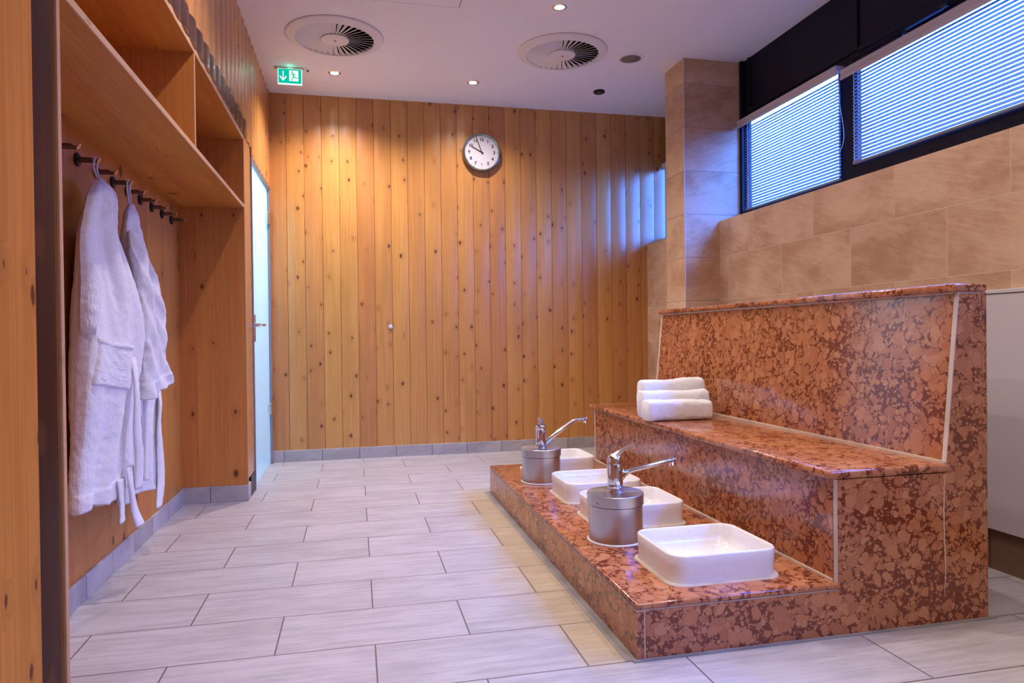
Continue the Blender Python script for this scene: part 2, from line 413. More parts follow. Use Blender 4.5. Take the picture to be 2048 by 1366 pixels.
def loft(bm, rings, cap0=True, cap1=True, closed=True):
    R = [[bm.verts.new(p) for p in r] for r in rings]
    fs = []
    n = len(rings[0])
    for a, b_ in zip(R, R[1:]):
        for i in range(n if closed else n-1):
            j = (i+1) % n
            fs.append(bm.faces.new((a[i], a[j], b_[j], b_[i])))
    if closed and cap0: fs.append(bm.faces.new(R[0][::-1]))
    if closed and cap1: fs.append(bm.faces.new(R[-1]))
    bmesh.ops.recalc_face_normals(bm, faces=fs)
    return bm

def lathe(bm, prof, c, axis='z', n=48, cap0=True, cap1=True):
    """prof: list of (radius, height)"""
    rings = []
    for r, h in prof:
        ring = []
        for i in range(n):
            a = 2*PI*i/n
            u, v = r*math.cos(a), r*math.sin(a)
            if axis == 'z': p = (c[0]+u, c[1]+v, c[2]+h)
            elif axis == 'x': p = (c[0]+h, c[1]+u, c[2]+v)
            else: p = (c[0]+u, c[1]+h, c[2]+v)
            ring.append(p)
        rings.append(ring)
    return loft(bm, rings, cap0, cap1)

def tube(bm, pts, rad, n=10, flat=1.0):
    pts = [Vector(p) for p in pts]
    if not hasattr(rad, '__len__'): rad = [rad]*len(pts)
    rings = []
    up = Vector((0.13, 0.21, 1)).normalized()
    for i, p in enumerate(pts):
        t = (pts[min(i+1, len(pts)-1)] - pts[max(i-1, 0)]).normalized()
        s = t.cross(up)
        if s.length < 1e-3: s = t.cross(Vector((0, 1, 0)))
        s.normalize(); u = s.cross(t).normalized()
        rings.append([p + s*rad[i]*math.cos(2*PI*k/n) + u*rad[i]*flat*math.sin(2*PI*k/n) for k in range(n)])
    return loft(bm, rings)

def spline(pts, n=8):
    P = [Vector(p) for p in pts]; P = [2*P[0]-P[1]] + P + [2*P[-1]-P[-2]]
    out = []
    for i in range(1, len(P)-2):
        for k in range(n):
            t = k/n
            out.append(0.5*((2*P[i]) + (P[i+1]-P[i-1])*t + (2*P[i-1]-5*P[i]+4*P[i+1]-P[i+2])*t*t + (3*P[i]-P[i-1]-3*P[i+1]+P[i+2])*t**3))
    out.append(P[-2])
    return out

def obj(name, bm, mat, parent=None, smooth=False, angle=None):
    me = bpy.data.meshes.new(name)
    if parent is not None:
        bmesh.ops.translate(bm, verts=bm.verts, vec=-world_loc(parent))
    bm.to_mesh(me); bm.free()
    me.materials.append(mat)
    if smooth:
        for p in me.polygons: p.use_smooth = True
        if angle: me.set_sharp_from_angle(angle=math.radians(angle))
    o = bpy.data.objects.new(name, me); C.objects.link(o)
    if parent is not None: o.parent = parent
    return o

def world_loc(o):
    v = Vector((0, 0, 0))
    while o is not None:
        v += o.location; o = o.parent
    return v

def B(): return bmesh.new()

def thing(name, label, cat, loc, group=None):
    o = bpy.data.objects.new(name, None); C.objects.link(o); o.location = loc
    o.empty_display_size = 0.1
    o['label'] = label; o['category'] = cat
    if group: o['group'] = group
    return o

def tag(o, label, cat, group=None):
    o['label'] = label; o['category'] = cat
    if group: o['group'] = group
    return o

def struct(name, bm, mat, parent=None, label=None, cat=None, smooth=False, angle=None):
    o = obj(name, bm, mat, parent, smooth, angle)
    if parent is None: stag(o, label, cat)
    return o

def stag(o, label, cat):
    o['kind'] = 'structure'
    if label: o['label'] = label
    if cat: o['category'] = cat
    return o

def sroot(name, loc, label, cat):
    o = bpy.data.objects.new(name, None); C.objects.link(o); o.location = loc
    return stag(o, label, cat)

# ------------------------------------------------------------------ structure
YF = -2.3                                        # wall behind the camera
struct('floor', bx(B(), -1.2, 3.0, YF, 6.0, -0.06, 0.0), M_floor, None, 'grey beige travertine floor tiles laid in running bond', 'floor')
struct('ceiling', bx(B(), -1.2, 2.86, YF, 6.1, ZC, ZC+0.08), M_ceil, None, 'flat white painted ceiling with downlights and round vents', 'ceiling')

def planks(bm, u0, u1, pitch, origin, z0, z1, place, sag, groove=0.0045, n=10):
    """one continuous sheet of rounded boards; place(u, depth, z) gives the point"""
    k = math.floor((u0-origin)/pitch)
    prof = []
    while origin+k*pitch < u1:
        a, c = origin+k*pitch, origin+(k+1)*pitch
        for i in range(n+1):
            t = i/n; u = a+groove*0.5+(pitch-groove)*t
            d = sag*(1-(2*t-1)**2)
            if u0 <= u <= u1: prof.append((u, d))
        if a > u0: prof.append((a-groove*0.5+1e-5, 0.0)); prof.append((a, -0.006)); prof.append((a+groove*0.5-1e-5, 0.0))
        k += 1
    prof = sorted(set(prof))
    prof = [(u0, prof[0][1])]+prof+[(u1, prof[-1][1])]
    A = [bm.verts.new(place(u, d, z0)) for u, d in prof]; Bv = [bm.verts.new(place(u, d, z1)) for u, d in prof]
    fs = [bm.faces.new((A[i], A[i+1], Bv[i+1], Bv[i])) for i in range(len(prof)-1)]
    # back and ends, so the wall has thickness
    A2 = [bm.verts.new(place(u, -0.06, z0)) for u in (u0, u1)]; B2 = [bm.verts.new(place(u, -0.06, z1)) for u in (u0, u1)]
    fs.append(bm.faces.new((A2[0], B2[0], B2[1], A2[1])))
    fs.append(bm.faces.new((A[0], Bv[0], B2[0], A2[0]))); fs.append(bm.faces.new((A[-1], A2[1], B2[1], Bv[-1])))
    fs.append(bm.faces.new(A+[A2[1], A2[0]])); fs.append(bm.faces.new(Bv+[B2[1], B2[0]]))
    bmesh.ops.recalc_face_normals(bm, faces=fs)
    return bm

struct('wall_back', planks(B(), XL-0.06, 2.86, 0.1397, -0.53, 0.0, ZC+0.02, lambda u, d, z: (u, YB-d, z), 0.0045), M_back, None,
       'back wall of upright knotty pine boards', 'wall', smooth=True, angle=25)
o = struct('baseboard_back', bx(B(), XL, 2.6, YB-0.018, YB, 0.0, 0.092, 0.002), M_baseb, None, 'grey tile skirting under the pine back wall', 'baseboard')

# left wall above the wardrobe and the door: rounded boards
left = lambda u, d, z: (XL+d, u, z)
bm = planks(B(), 1.78, 4.84, 0.1397, 0.05, 2.262, ZC+0.02, lambda u, d, z: (XL+d, u, z), 0.010, n=12)
struct('wall_left', bm, M_left, None, 'left wall of rounded upright pine boards above the wardrobe', 'wall', smooth=True, angle=40)
bm = planks(B(), 4.8402, YB, 0.1397, 0.05, 2.215, ZC+0.02, left, 0.010, n=12)
struct('wall_left_door', bm, M_left, None, 'rounded pine boards above the frosted glass door', 'wall', smooth=True, angle=40)
bm = bx(B(), XL-0.06, XL, 4.575, 4.838, 0.13, 2.261, 0.003)
struct('trim_1', bm, M_left, None, 'pine jamb board between wardrobe and glass door', 'trim')
struct('trim_2', bx(B(), XL-0.06, XL+0.004, 4.66, 4.838, 0.0, 0.129, 0.002), M_rosette, None, 'dark plinth block at the foot of the door jamb', 'trim')
struct('trim_3', bx(B(), XL-0.06, XL, 5.845, YB-0.02, 0.0, 2.214, 0.002), M_left, None, 'narrow pine strip between glass door and back wall', 'trim')
# darker coloured band of rounded boards right above the wardrobe
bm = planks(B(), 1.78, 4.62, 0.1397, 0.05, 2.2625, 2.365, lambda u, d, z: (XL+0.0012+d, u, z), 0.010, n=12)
struct('trim_4', bm, M_band, None, 'dark band of rounded boards along the wardrobe top', 'trim', smooth=True, angle=40)
# near side: dark post and pine board wall
bm = bx(B(), -1.055, XL+0.006, 1.634, 1.757, 0.0, ZC, 0.0)
ed = [e for e in bm.edges if all(v.co.x > -0.7 and v.co.y > 1.7 for v in e.verts) and abs(e.verts[0].co.z-e.verts[1].co.z) > 1]
bmesh.ops.bevel(bm, geom=ed, offset=0.016, segments=4, profile=0.5, affect='EDGES')
struct('trim_5', bm, M_post, None, 'dark varnished wooden post at the near end of the wardrobe', 'post', smooth=True, angle=30)
struct('wall_left_near', bx(B(), -0.95, XL+0.010, YF, 1.6335, 0.0, ZC, 0.0), M_board, None, 'wide pine boards of the nearest left wall', 'wall')
struct('wall_front', bx(B(), -0.8, 3.0, YF-0.06, YF, 0.0, ZC), simple('plaster behind', (0.45, 0.36, 0.30), 0.8), None, 'plain wall behind the viewer', 'wall')

# right wall: sandstone tile up to the sill
bm = B()
prism(bm, [(XR, 0.0), (2.84, 0.0), (2.84, 1.82), (XR, 1.82)], 'y', YF, YB, 0.0)
struct('wall_right', bm, M_wall, None, 'sandstone tiled wall up to the window sill', 'wall')
bm = bx(B(), 2.33, 2.81, 4.607, 4.915, 0.0, ZC, 0.0015)
struct('pillar', bm, M_pillar, None, 'square sandstone tiled pillar rising to the ceiling', 'pillar')
bm = B()
bx(bm, 2.3275, 2.3325, 4.6045, 4.6095, 0.0, ZC-0.001)
struct('trim_6', bm, simple('pale edge bead', (0.62, 0.55, 0.5), 0.5), None, 'pale corner bead down the pillar edge', 'trim')
bx0 = B(); bx(bx0, XR-0.006, XR-0.0005, YF, 4.606, 0.0, 0.17, 0.0)
struct('baseboard_right', bx0, M_baser, None, 'dark brown tile skirting under the white panel', 'baseboard')

# dark window front above the sill
bm = B()
ZT = 1.82
wins = [W3, W2, W1, W0]
bx(bm, XD, 2.835, YF, YB+0.05, 2.56, ZC)
bx(bm, XD, 2.835, YF, W3[0], ZT, 2.56)
ends = [W3[1], W2[0], W2[1], W1[0], W1[1], W0[0], W0[1], YB+0.05]
for a, c in zip(ends[::2], ends[1::2]): bx(bm, XD, 2.835, a, c, ZT, 2.56)
for wn in wins: bx(bm, XD, 2.835, wn[0], wn[1], ZT, wn[2])
# raised mouldings: post beside the pillar, cover strips, cable trunking
bx(bm, 2.77, XD, 4.575, 4.606, ZT, ZC, 0.003)
bx(bm, XD-0.012, XD, 3.40, 3.47, 2.60, ZC, 0.003)
bx(bm, XD-0.010, XD, 3.47, 4.53, 2.595, 2.625, 0.003)
bx(bm, XD-0.010, XD, 1.0, 3.40, 2.585, 2.612, 0.003)
bx(bm, XD-0.010, XD, 4.50, 4.53, 2.625, ZC, 0.003)
struct('wall_right_window', bm, M_dark, None, 'navy black window front above the tiled wall', 'wall')

def window(name, wn, label):
    y0, y1, z0, z1 = wn
    r = sroot(name, (2.82, (y0+y1)/2, z0), label, 'window')
    bm = B(); t = 0.022
    for a in ((y0, y0+t, z0, z1), (y1-t, y1, z0, z1), (y0+t, y1-t, z0, z0+t), (y0+t, y1-t, z1-t, z1)):
        bx(bm, 2.806, 2.832, *a, 0.002)
    obj('window_frame', bm, M_dark, r)
    obj('pane', bx(B(), 2.818, 2.822, y0+t, y1-t, z0+t, z1-t), M_glass, r)
window('window_1', W1, 'high narrow window right of the tiled pillar')
window('window_2', W2, 'wide high window at the right edge')
window('window_3', W0, 'high window beyond the pillar beside the pine wall')
window('window_4', W3, 'high window out of view at the near end')

# ------------------------------------------------------------------ glass door
d = sroot('door_1', (-0.68, 5.34, 0.0), 'frosted aqua glass door in a thin grey frame', 'door')
bm = B(); y0, y1 = 4.84, 5.843
for a in ((y0, y0+0.022, 0.0, 2.213), (y1-0.022, y1, 0.0, 2.213), (y0+0.022, y1-0.022, 2.188, 2.213)):
    bx(bm, XL-0.05, XL+0.008, *a, 0.003)
obj('door_frame', bm, M_alu, d)
obj('glass_leaf', bx(B(), XL-0.022, XL-0.012, y0+0.024, y1-0.026, 0.006, 2.186, 0.001), M_frost, d)
for zc in (1.95, 0.452):
    bm = B(); bx(bm, XL-0.010, XL+0.016, 5.70, 5.842, zc-0.045, zc+0.045, 0.008)
    obj('hinge', bm, M_satin, d, True, 30)
bm = bx(B(), XL-0.011, XL+0.006, 4.885, 4.955, 0.982, 1.165, 0.006)
pl = obj('lock_plate', bm, M_satin, d, True, 30)
bm = B()
lathe(bm, [(0.016, 0), (0.016, 0.03)], (XL+0.004, 4.92, 1.095), 'x', 20)
tube(bm, spline([(XL+0.012, 4.92, 1.095), (XL+0.040, 4.925, 1.095), (XL+0.050, 4.955, 1.095), (XL+0.051, 5.06, 1.096)], 6), 0.0095, 12)
obj('door_handle', bm, M_chrome, d, True, 40)
# the lit room behind the door
bm = B()
bx(bm, -2.6, -2.54, 4.721, 6.3, 0, 2.9); bx(bm, -2.6, XL-0.061, 4.66, 4.72, 0, 2.9)
struct('wall_beyond', bm, M_ceil, None, 'pale walls of the room behind the glass door', 'wall')
struct('wall_beyond_end', bx(B(), -2.6, XL-0.06, 6.24, 6.3, 0, 2.9), M_ceil, None, 'pale end wall behind the glass door', 'wall')
struct('ceiling_beyond', bx(B(), -2.6, XL-0.06, 4.66, 6.3, 2.9, 2.98), M_ceil, None, 'ceiling of the room behind the glass door', 'ceiling')
struct('floor_beyond', bx(B(), -2.6, -1.2005, 4.66, 6.3, -0.06, 0.0), M_floor, None, 'floor of the room behind the glass door', 'floor')
def pointlamp(name, loc, power, col, size=0.1):
    l = bpy.data.lights.new(name, 'POINT'); l.energy = power; l.color = col; l.shadow_soft_size = size
    o = bpy.data.objects.new(name, l); C.objects.link(o); o.location = loc
pointlamp('lamp_beyond_door', (-1.75, 5.35, 2.2), 170.0, (0.72, 0.95, 1.0), 0.2)

# ------------------------------------------------------------------ wardrobe niche with shelves
XB = -1.04
YN0, YN1 = 1.778, 4.55
nk = thing('wardrobe', 'open pine wardrobe niche with shelf compartments above coat pegs', 'wardrobe', (XB, (YN0+YN1)/2, 0.0))
obj('back_panel', bx(B(), XB-0.02, XB, YN0-0.02, YN1+0.03, 0.0, 2.255), M_rback, nk)
bm = bx(B(), XB, XL-0.004, YN0, YN0+0.018, 0.0, 2.2545)
sp = obj('side_panel', bm, M_rend, nk)
obj('panel_edge', bx(B(), XL-0.004, XL+0.004, YN0, YN0+0.0185, 0.0, 2.26, 0.0015), M_edgev, sp)
bm = bx(B(), XB, XL-0.004, YN1, YN1+0.02, 0.10, 2.2545)
sp = obj('side_panel', bm, M_rend, nk)
obj('panel_edge', bx(B(), XL-0.004, XL+0.002, YN1, YN1+0.018, 0.10, 2.26, 0.0015), M_edgev, sp)
bm = bx(B(), XB, XL-0.004, YN0+0.0185, YN1, 1.812, 1.832)
sh = obj('shelf', bm, M_rshelf, nk)
obj('shelf_edge', bx(B(), XL-0.004, XL+0.001, YN0+0.0186, YN1, 1.8115, 1.8325, 0.001), M_edge, sh)
bm = bx(B(), XB, XL-0.004, YN0+0.0185, YN1, 2.235, 2.2555)
sh = obj('shelf', bm, M_rshelf, nk)
obj('shelf_edge', bx(B(), XL-0.004, XL+0.001, YN0+0.0186, YN1, 2.2345, 2.2615, 0.001), M_edge, sh)
bm = bx(B(), XB, XL-0.004, 3.212, 3.230, 1.832, 2.235)
dv = obj('divider', bm, M_rend, nk)
obj('panel_edge', bx(B(), XL-0.004, XL+0.0005, 3.2118, 3.2302, 1.8326, 2.2344, 0.001), M_edgev, dv)
struct('baseboard_left', bx(B(), XB, XB+0.012, YN0+0.02, YN1-0.012, 0.0, 0.092, 0.002), M_basel, None, 'grey tile skirting along the wardrobe back', 'baseboard')
bm = B(); bx(bm, XB, XL+0.004, YN1-0.012, YN1+0.1, 0.0, 0.099, 0.002)
struct('baseboard_end', bm, M_baseb, None, 'grey tile skirting under the wardrobe end panel', 'baseboard')
# roof of the niche, closing the wall behind the boards
struct('ceiling_niche', bx(B(), -1.2, XL-0.061, 1.6, 4.84, 2.2565, 2.30), M_void, None, 'top of the wardrobe niche', 'ceiling')
bm = B(); bx(bm, -1.2, XB-0.021, 1.5, 4.84, 0.0, 2.256)
struct('wall_niche', bm, M_void, None, 'wall behind the wardrobe back', 'wall')

HOOKS = []
ordinal = ['nearest bronze coat peg, half hidden by the panel edge', 'bronze coat peg that carries the nearer white robe',
           'bare bronze coat peg between the two hanging robes', 'bronze coat peg that carries the farther white robe',
           'first bare bronze peg past the farther robe', 'second bare bronze peg past the farther robe',
           'third bare bronze peg past the farther robe', 'bronze peg next to the last one by the end panel',
           'last bronze peg, closest to the wardrobe end panel']
def hook_meshes(loc):
    r = bpy.data.objects.new('coat_peg', None); C.objects.link(r); r.location = loc; r.empty_display_size = 0.05
    X, Y, Z = loc
    obj('rosette', lathe(B(), [(0.024, 0.0005), (0.026, 0.003), (0.026, 0.008), (0.022, 0.011)], loc, 'x', 28), M_rosette, r, True, 40)
    n = 20; rings = []
    for h, top, bot in ((0.008, 0.0105, 0.0105), (0.052, 0.0105, 0.0105), (0.058, 0.007, 0.0105), (0.062, 0.003, 0.0105), (0.070, 0.001, 0.0105), (0.074, 0.004, 0.0105), (0.079, 0.0112, 0.0105)):
        ring = []
        for i in range(n):
            a = 2*PI*i/n; zz = math.sin(a)
            slant = 0.006*zz if h > 0.07 else 0.0
            ring.append((X+h+slant, Y+0.0105*math.cos(a), Z+(zz*top if zz > 0 else zz*bot)))
        rings.append(ring)
    bm = loft(B(), rings, True, False)
    pg = obj('peg', bm, M_bronze, r, True, 35)
    bm = B(); bm.faces.new([bm.verts.new((p[0]+0.0003, p[1], p[2])) for p in rings[-1]])
    bm2 = loft(B(), [rings[-1], [(p[0]+0.002, Y+(p[1]-Y)*0.93, Z+(p[2]-Z)*0.93) for p in rings[-1]]], False, True)
    bm.free()
    obj('peg_end', bm2, M_brass, pg, True, 30)
    return r
def copy_tree(o, parent=None):
    c = o.copy(); C.objects.link(c)
    if parent is not None: c.parent = parent
    for ch in list(o.children): copy_tree(ch, c)
    return c
hk = hook_meshes((XB, 2.78, 1.70))
for i in range(9):
    h = hk if i == 0 else copy_tree(hk)
    h.location = (XB, 2.78+0.2*i, 1.70)
    tag(h, ordinal[i], 'coat hook', 'bronze pegs in a row under the shelf')

# ------------------------------------------------------------------ bath robes
def interp(tab, z):
    zs = [t[0] for t in tab][::-1]; vs = [t[1] for t in tab][::-1]
    return float(np.interp(z, zs, vs))
def fuzz(p, amp=0.0022, f=170.0):
    return amp*noise.noise(Vector(p)*f) + amp*1.2*noise.noise(Vector(p)*38.0)

def sstep(a, b, x):
    t = min(1.0, max(0.0, (x-a)/(b-a))); return t*t*(3-2*t)

def drape_point(Lt, Rt, dp, folds, xc, z, th, fz=0.0022):
    yl, yr, hd = interp(Lt, z), interp(Rt, z), interp(dp, z)
    c, s_ = math.cos(th), math.sin(th)
    u = 0.5-0.5*math.copysign(abs(c)**0.85, c)
    y = yl+(yr-yl)*u
    x = xc+hd*math.copysign(abs(s_)**0.75, s_)
    nrm = Vector((s_, -c*0.8, 0))
    if nrm.length > 0: nrm.normalize()
    p = Vector((x, y, z))
    if s_ > -0.2: p += nrm*folds(u, z)*min(1.0, (s_+0.2)*2.5)
    p.x = max(p.x, XB+0.006)
    return p + nrm*fuzz(p, fz), nrm

def drape(name, parent, zt, zb, Lt, Rt, dp, folds, xc=-0.955, nz=200, na=190, hem=None):
    """a hanging closed cloth body: Lt/Rt tables z -> y of its left and right side, dp table z -> half depth"""
    rings = []
    for k in range(nz+1):
        t = k/nz
        ring = []
        for i in range(na):
            th = 2*PI*i/na
            z = zt+(zb-zt)*t
            if hem: z += hem(0.5-0.5*math.cos(th))*t**6
            ring.append(drape_point(Lt, Rt, dp, folds, xc, z, th)[0])
        rings.append(ring)
    return obj(name, loft(B(), rings), M_terry, parent, True)

def robe_one():
    r = thing('bath_robe', 'nearer white terry bath robe with a patch pocket, hanging from the second peg', 'bath robe', (-0.96, 2.98, 1.70), 'white robes on the coat pegs')
    Lt = [(1.625, 2.965), (1.61, 2.935), (1.589, 2.905), (1.564, 2.880), (1.525, 2.853), (1.487, 2.833), (1.45, 2.816), (1.399, 2.789), (1.35, 2.777), (1.216, 2.784), (1.11, 2.775), (1.003, 2.772), (0.861, 2.747), (0.742, 2.727), (0.629, 2.712), (0.534, 2.691), (0.417, 2.667)]
    Rt = [(1.625, 3.0), (1.61, 3.035), (1.589, 3.07), (1.564, 3.09), (1.525, 3.091), (1.487, 3.065), (1.45, 3.065), (1.399, 3.106), (1.35, 3.155), (1.3, 3.18), (1.216, 3.215), (1.11, 3.26), (1.003, 3.28), (0.861, 3.245), (0.742, 3.18), (0.629, 3.128), (0.534, 3.068), (0.417, 2.999)]
    dp = [(1.625, 0.010), (1.60, 0.024), (1.564, 0.028), (1.487, 0.032), (1.45, 0.035), (1.35, 0.045), (1.216, 0.068), (1.11, 0.082), (1.003, 0.087), (0.861, 0.082), (0.742, 0.068), (0.629, 0.055), (0.417, 0.046)]
    def folds(u, z):
        t = sstep(1.62, 1.45, z)
        uc = float(np.interp(z, [0.98, 1.10, 1.2, 1.3, 1.4, 1.5, 1.58, 1.62], [-0.05, 0.03, 0.07, 0.13, 0.25, 0.42, 0.55, 0.6]))
        f = 0.0
        f -= 0.012*math.exp(-((u-0.72)/0.05)**2)*sstep(1.30, 1.5, z)
        f += t*0.015*math.sin(15.0*u+1.6*z+0.4)
        f += t*0.022*math.exp(-((u-0.50-0.30*(1.25-z))/0.07)**2)*sstep(0.9, 1.2, z)
        f -= t*0.022*math.exp(-((u-0.30-0.20*(1.25-z))/0.06)**2)*sstep(0.95, 1.2, z)*sstep(1.5, 1.3, z)
        f += 0.010*math.sin(24.0*u-4.0*z)*sstep(0.80, 0.5, z)*0.7
        f += 0.006*math.sin(9.0*z+5*u)
        f += 0.006*sstep(0.462, 0.458, z)                                           # stitched hem
        return f
    drape('robe_body', r, 1.628, 0.398, Lt, Rt, dp, folds, hem=lambda e: 0.012*math.sin(7*e))
    Li = [(1.0, 2.95), (0.40, 2.90)]; Ri = [(1.0, 3.27), (0.78, 3.24), (0.577, 3.21), (0.36, 3.155)]
    drape('inner_panel', r, 1.0, 0.372, Li, Ri, [(1.0, 0.03), (0.36, 0.035)], lambda u, z: 0.010*math.sin(20*u+z), xc=-0.975, nz=110, na=110)
    def patch(name, z0, z1, ua, ub, off, nu=34, nv=110, edges=(True, True)):
        bm = B(); G = []
        for j in range(nv+1):
            z = z0+(z1-z0)*j/nv; row = []
            for i in range(nu+1):
                g = i/nu; u = ua(z)+(ub(z)-ua(z))*g
                c = 1-2*u; th = math.acos(math.copysign(min(1.0, abs(c)**(1/0.85)), c))
                p, nn = drape_point(Lt, Rt, dp, folds, -0.955, z, th, 0.0)
                e = min(i if edges[0] else 99, nu-i if edges[1] else 99, nv-j, j+1)
                q = p+nn*(off*math.sqrt(min(1.0, e/5.0))-0.004); q += nn*fuzz(q, 0.0026)
                row.append(bm.verts.new(q))
            G.append(row)
        for j in range(nv):
            for i in range(nu): bm.faces.new((G[j][i], G[j+1][i], G[j+1][i+1], G[j][i+1]))
        bmesh.ops.recalc_face_normals(bm, faces=bm.faces)
        obj(name, bm, M_terry, r, True)
    ucol = lambda z: float(np.interp(z, [1.0, 1.1, 1.2, 1.3, 1.4, 1.5, 1.58, 1.61], [0.015, 0.05, 0.09, 0.15, 0.24, 0.36, 0.46, 0.5]))
    patch('collar', 1.612, 1.02, lambda z: 0.0, ucol, 0.024, edges=(False, True))
    patch('collar', 1.605, 1.36, lambda z: float(np.interp(z, [1.36, 1.45, 1.6], [0.90, 0.80, 0.62])), lambda z: 1.0, 0.018, 24, 60, edges=(True, False))
    # patch pocket laid on the front
    bm = B(); nu, nv = 70, 56; G = []
    for j in range(nv+1):
        row = []
        f = j/nv
        for i in range(nu+1):
            g = i/nu
            z = 1.012-0.028*g-(0.172+0.01*g)*f - 0.010*math.sin(PI*g)*(1-f)
            u = (0.035+0.545*g)*(1-f)+(0.012+0.455*g)*f
            c = 1-2*u; th = math.acos(math.copysign(min(1.0, abs(c)**(1/0.85)), c))
            p, nn = drape_point(Lt, Rt, dp, folds, -0.955, z, th, 0.0)
            e = min(i, nu-i, nv-j)
            off = 0.011*min(1.0, e/3.0)-0.002+(0.004 if 0 < j < 6 else 0.0)
            if j == 0: off = -0.002
            q = p+nn*off; q += nn*fuzz(q, 0.0024)
            row.append(bm.verts.new(q))
        G.append(row)
    for j in range(nv):
        for i in range(nu): bm.faces.new((G[j][i], G[j+1][i], G[j+1][i+1], G[j][i+1]))
    bmesh.ops.recalc_face_normals(bm, faces=bm.faces)
    obj('pocket', bm, M_terry, r, True)
    belt_strip(r, [(-0.90, 3.13, 0.95), (-0.87, 3.07, 0.88), (-0.85, 3.02, 0.77), (-0.85, 3.015, 0.65), (-0.85, 3.035, 0.52), (-0.855, 3.035, 0.41)], 0.032, 0.010)
    belt_strip(r, [(-0.88, 3.02, 0.50), (-0.87, 3.00, 0.42), (-0.865, 3.01, 0.34), (-0.85, 3.03, 0.262)], 0.040, 0.010)
    belt_strip(r, [(-0.90, 2.975, 0.46), (-0.895, 2.965, 0.38), (-0.89, 2.945, 0.30)], 0.040, 0.010)
    loop_cord(r, 2.98, (-0.955, 2.985, 1.625))
    return r

def belt_strip(r, pts, w_, th):
    P = spline(pts, 12); n = 22; rings = []
    for i, p in enumerate(P):
        tw = 0.5*math.sin(i*0.10)
        ring = []
        for k in range(n):
            a = 2*PI*k/n
            u, v = w_*math.copysign(abs(math.cos(a))**0.7, math.cos(a)), th*math.sin(a)
            q = Vector((p.x - u*math.sin(tw)*0.4 + v*math.cos(tw), p.y + u*math.cos(tw) + v*math.sin(tw), p.z))
            q += Vector((v, u, 0)).normalized()*fuzz(q, 0.002)
            ring.append(q)
        rings.append(ring)
    obj('belt', loft(B(), rings), M_terry, r, True)

def loop_cord(r, yh, neck):
    """tape loop over the peg (its scoop is at x = XB+0.068)"""
    xs = XB+0.067; z = 1.7045; nx, ny, nz_ = neck
    pts = [(nx, ny-0.014, nz_-0.02), (xs, yh-0.017, z-0.045), (xs, yh-0.0165, z-0.012), (xs, yh-0.007, z+0.0035), (xs, yh+0.007, z+0.0035), (xs, yh+0.0165, z-0.012), (xs, yh+0.017, z-0.045), (nx, ny+0.014, nz_-0.02)]
    bm = tube(B(), spline(pts, 8), 0.0045, 8)
    obj('hanger_loop', bm, M_terry, r, True)

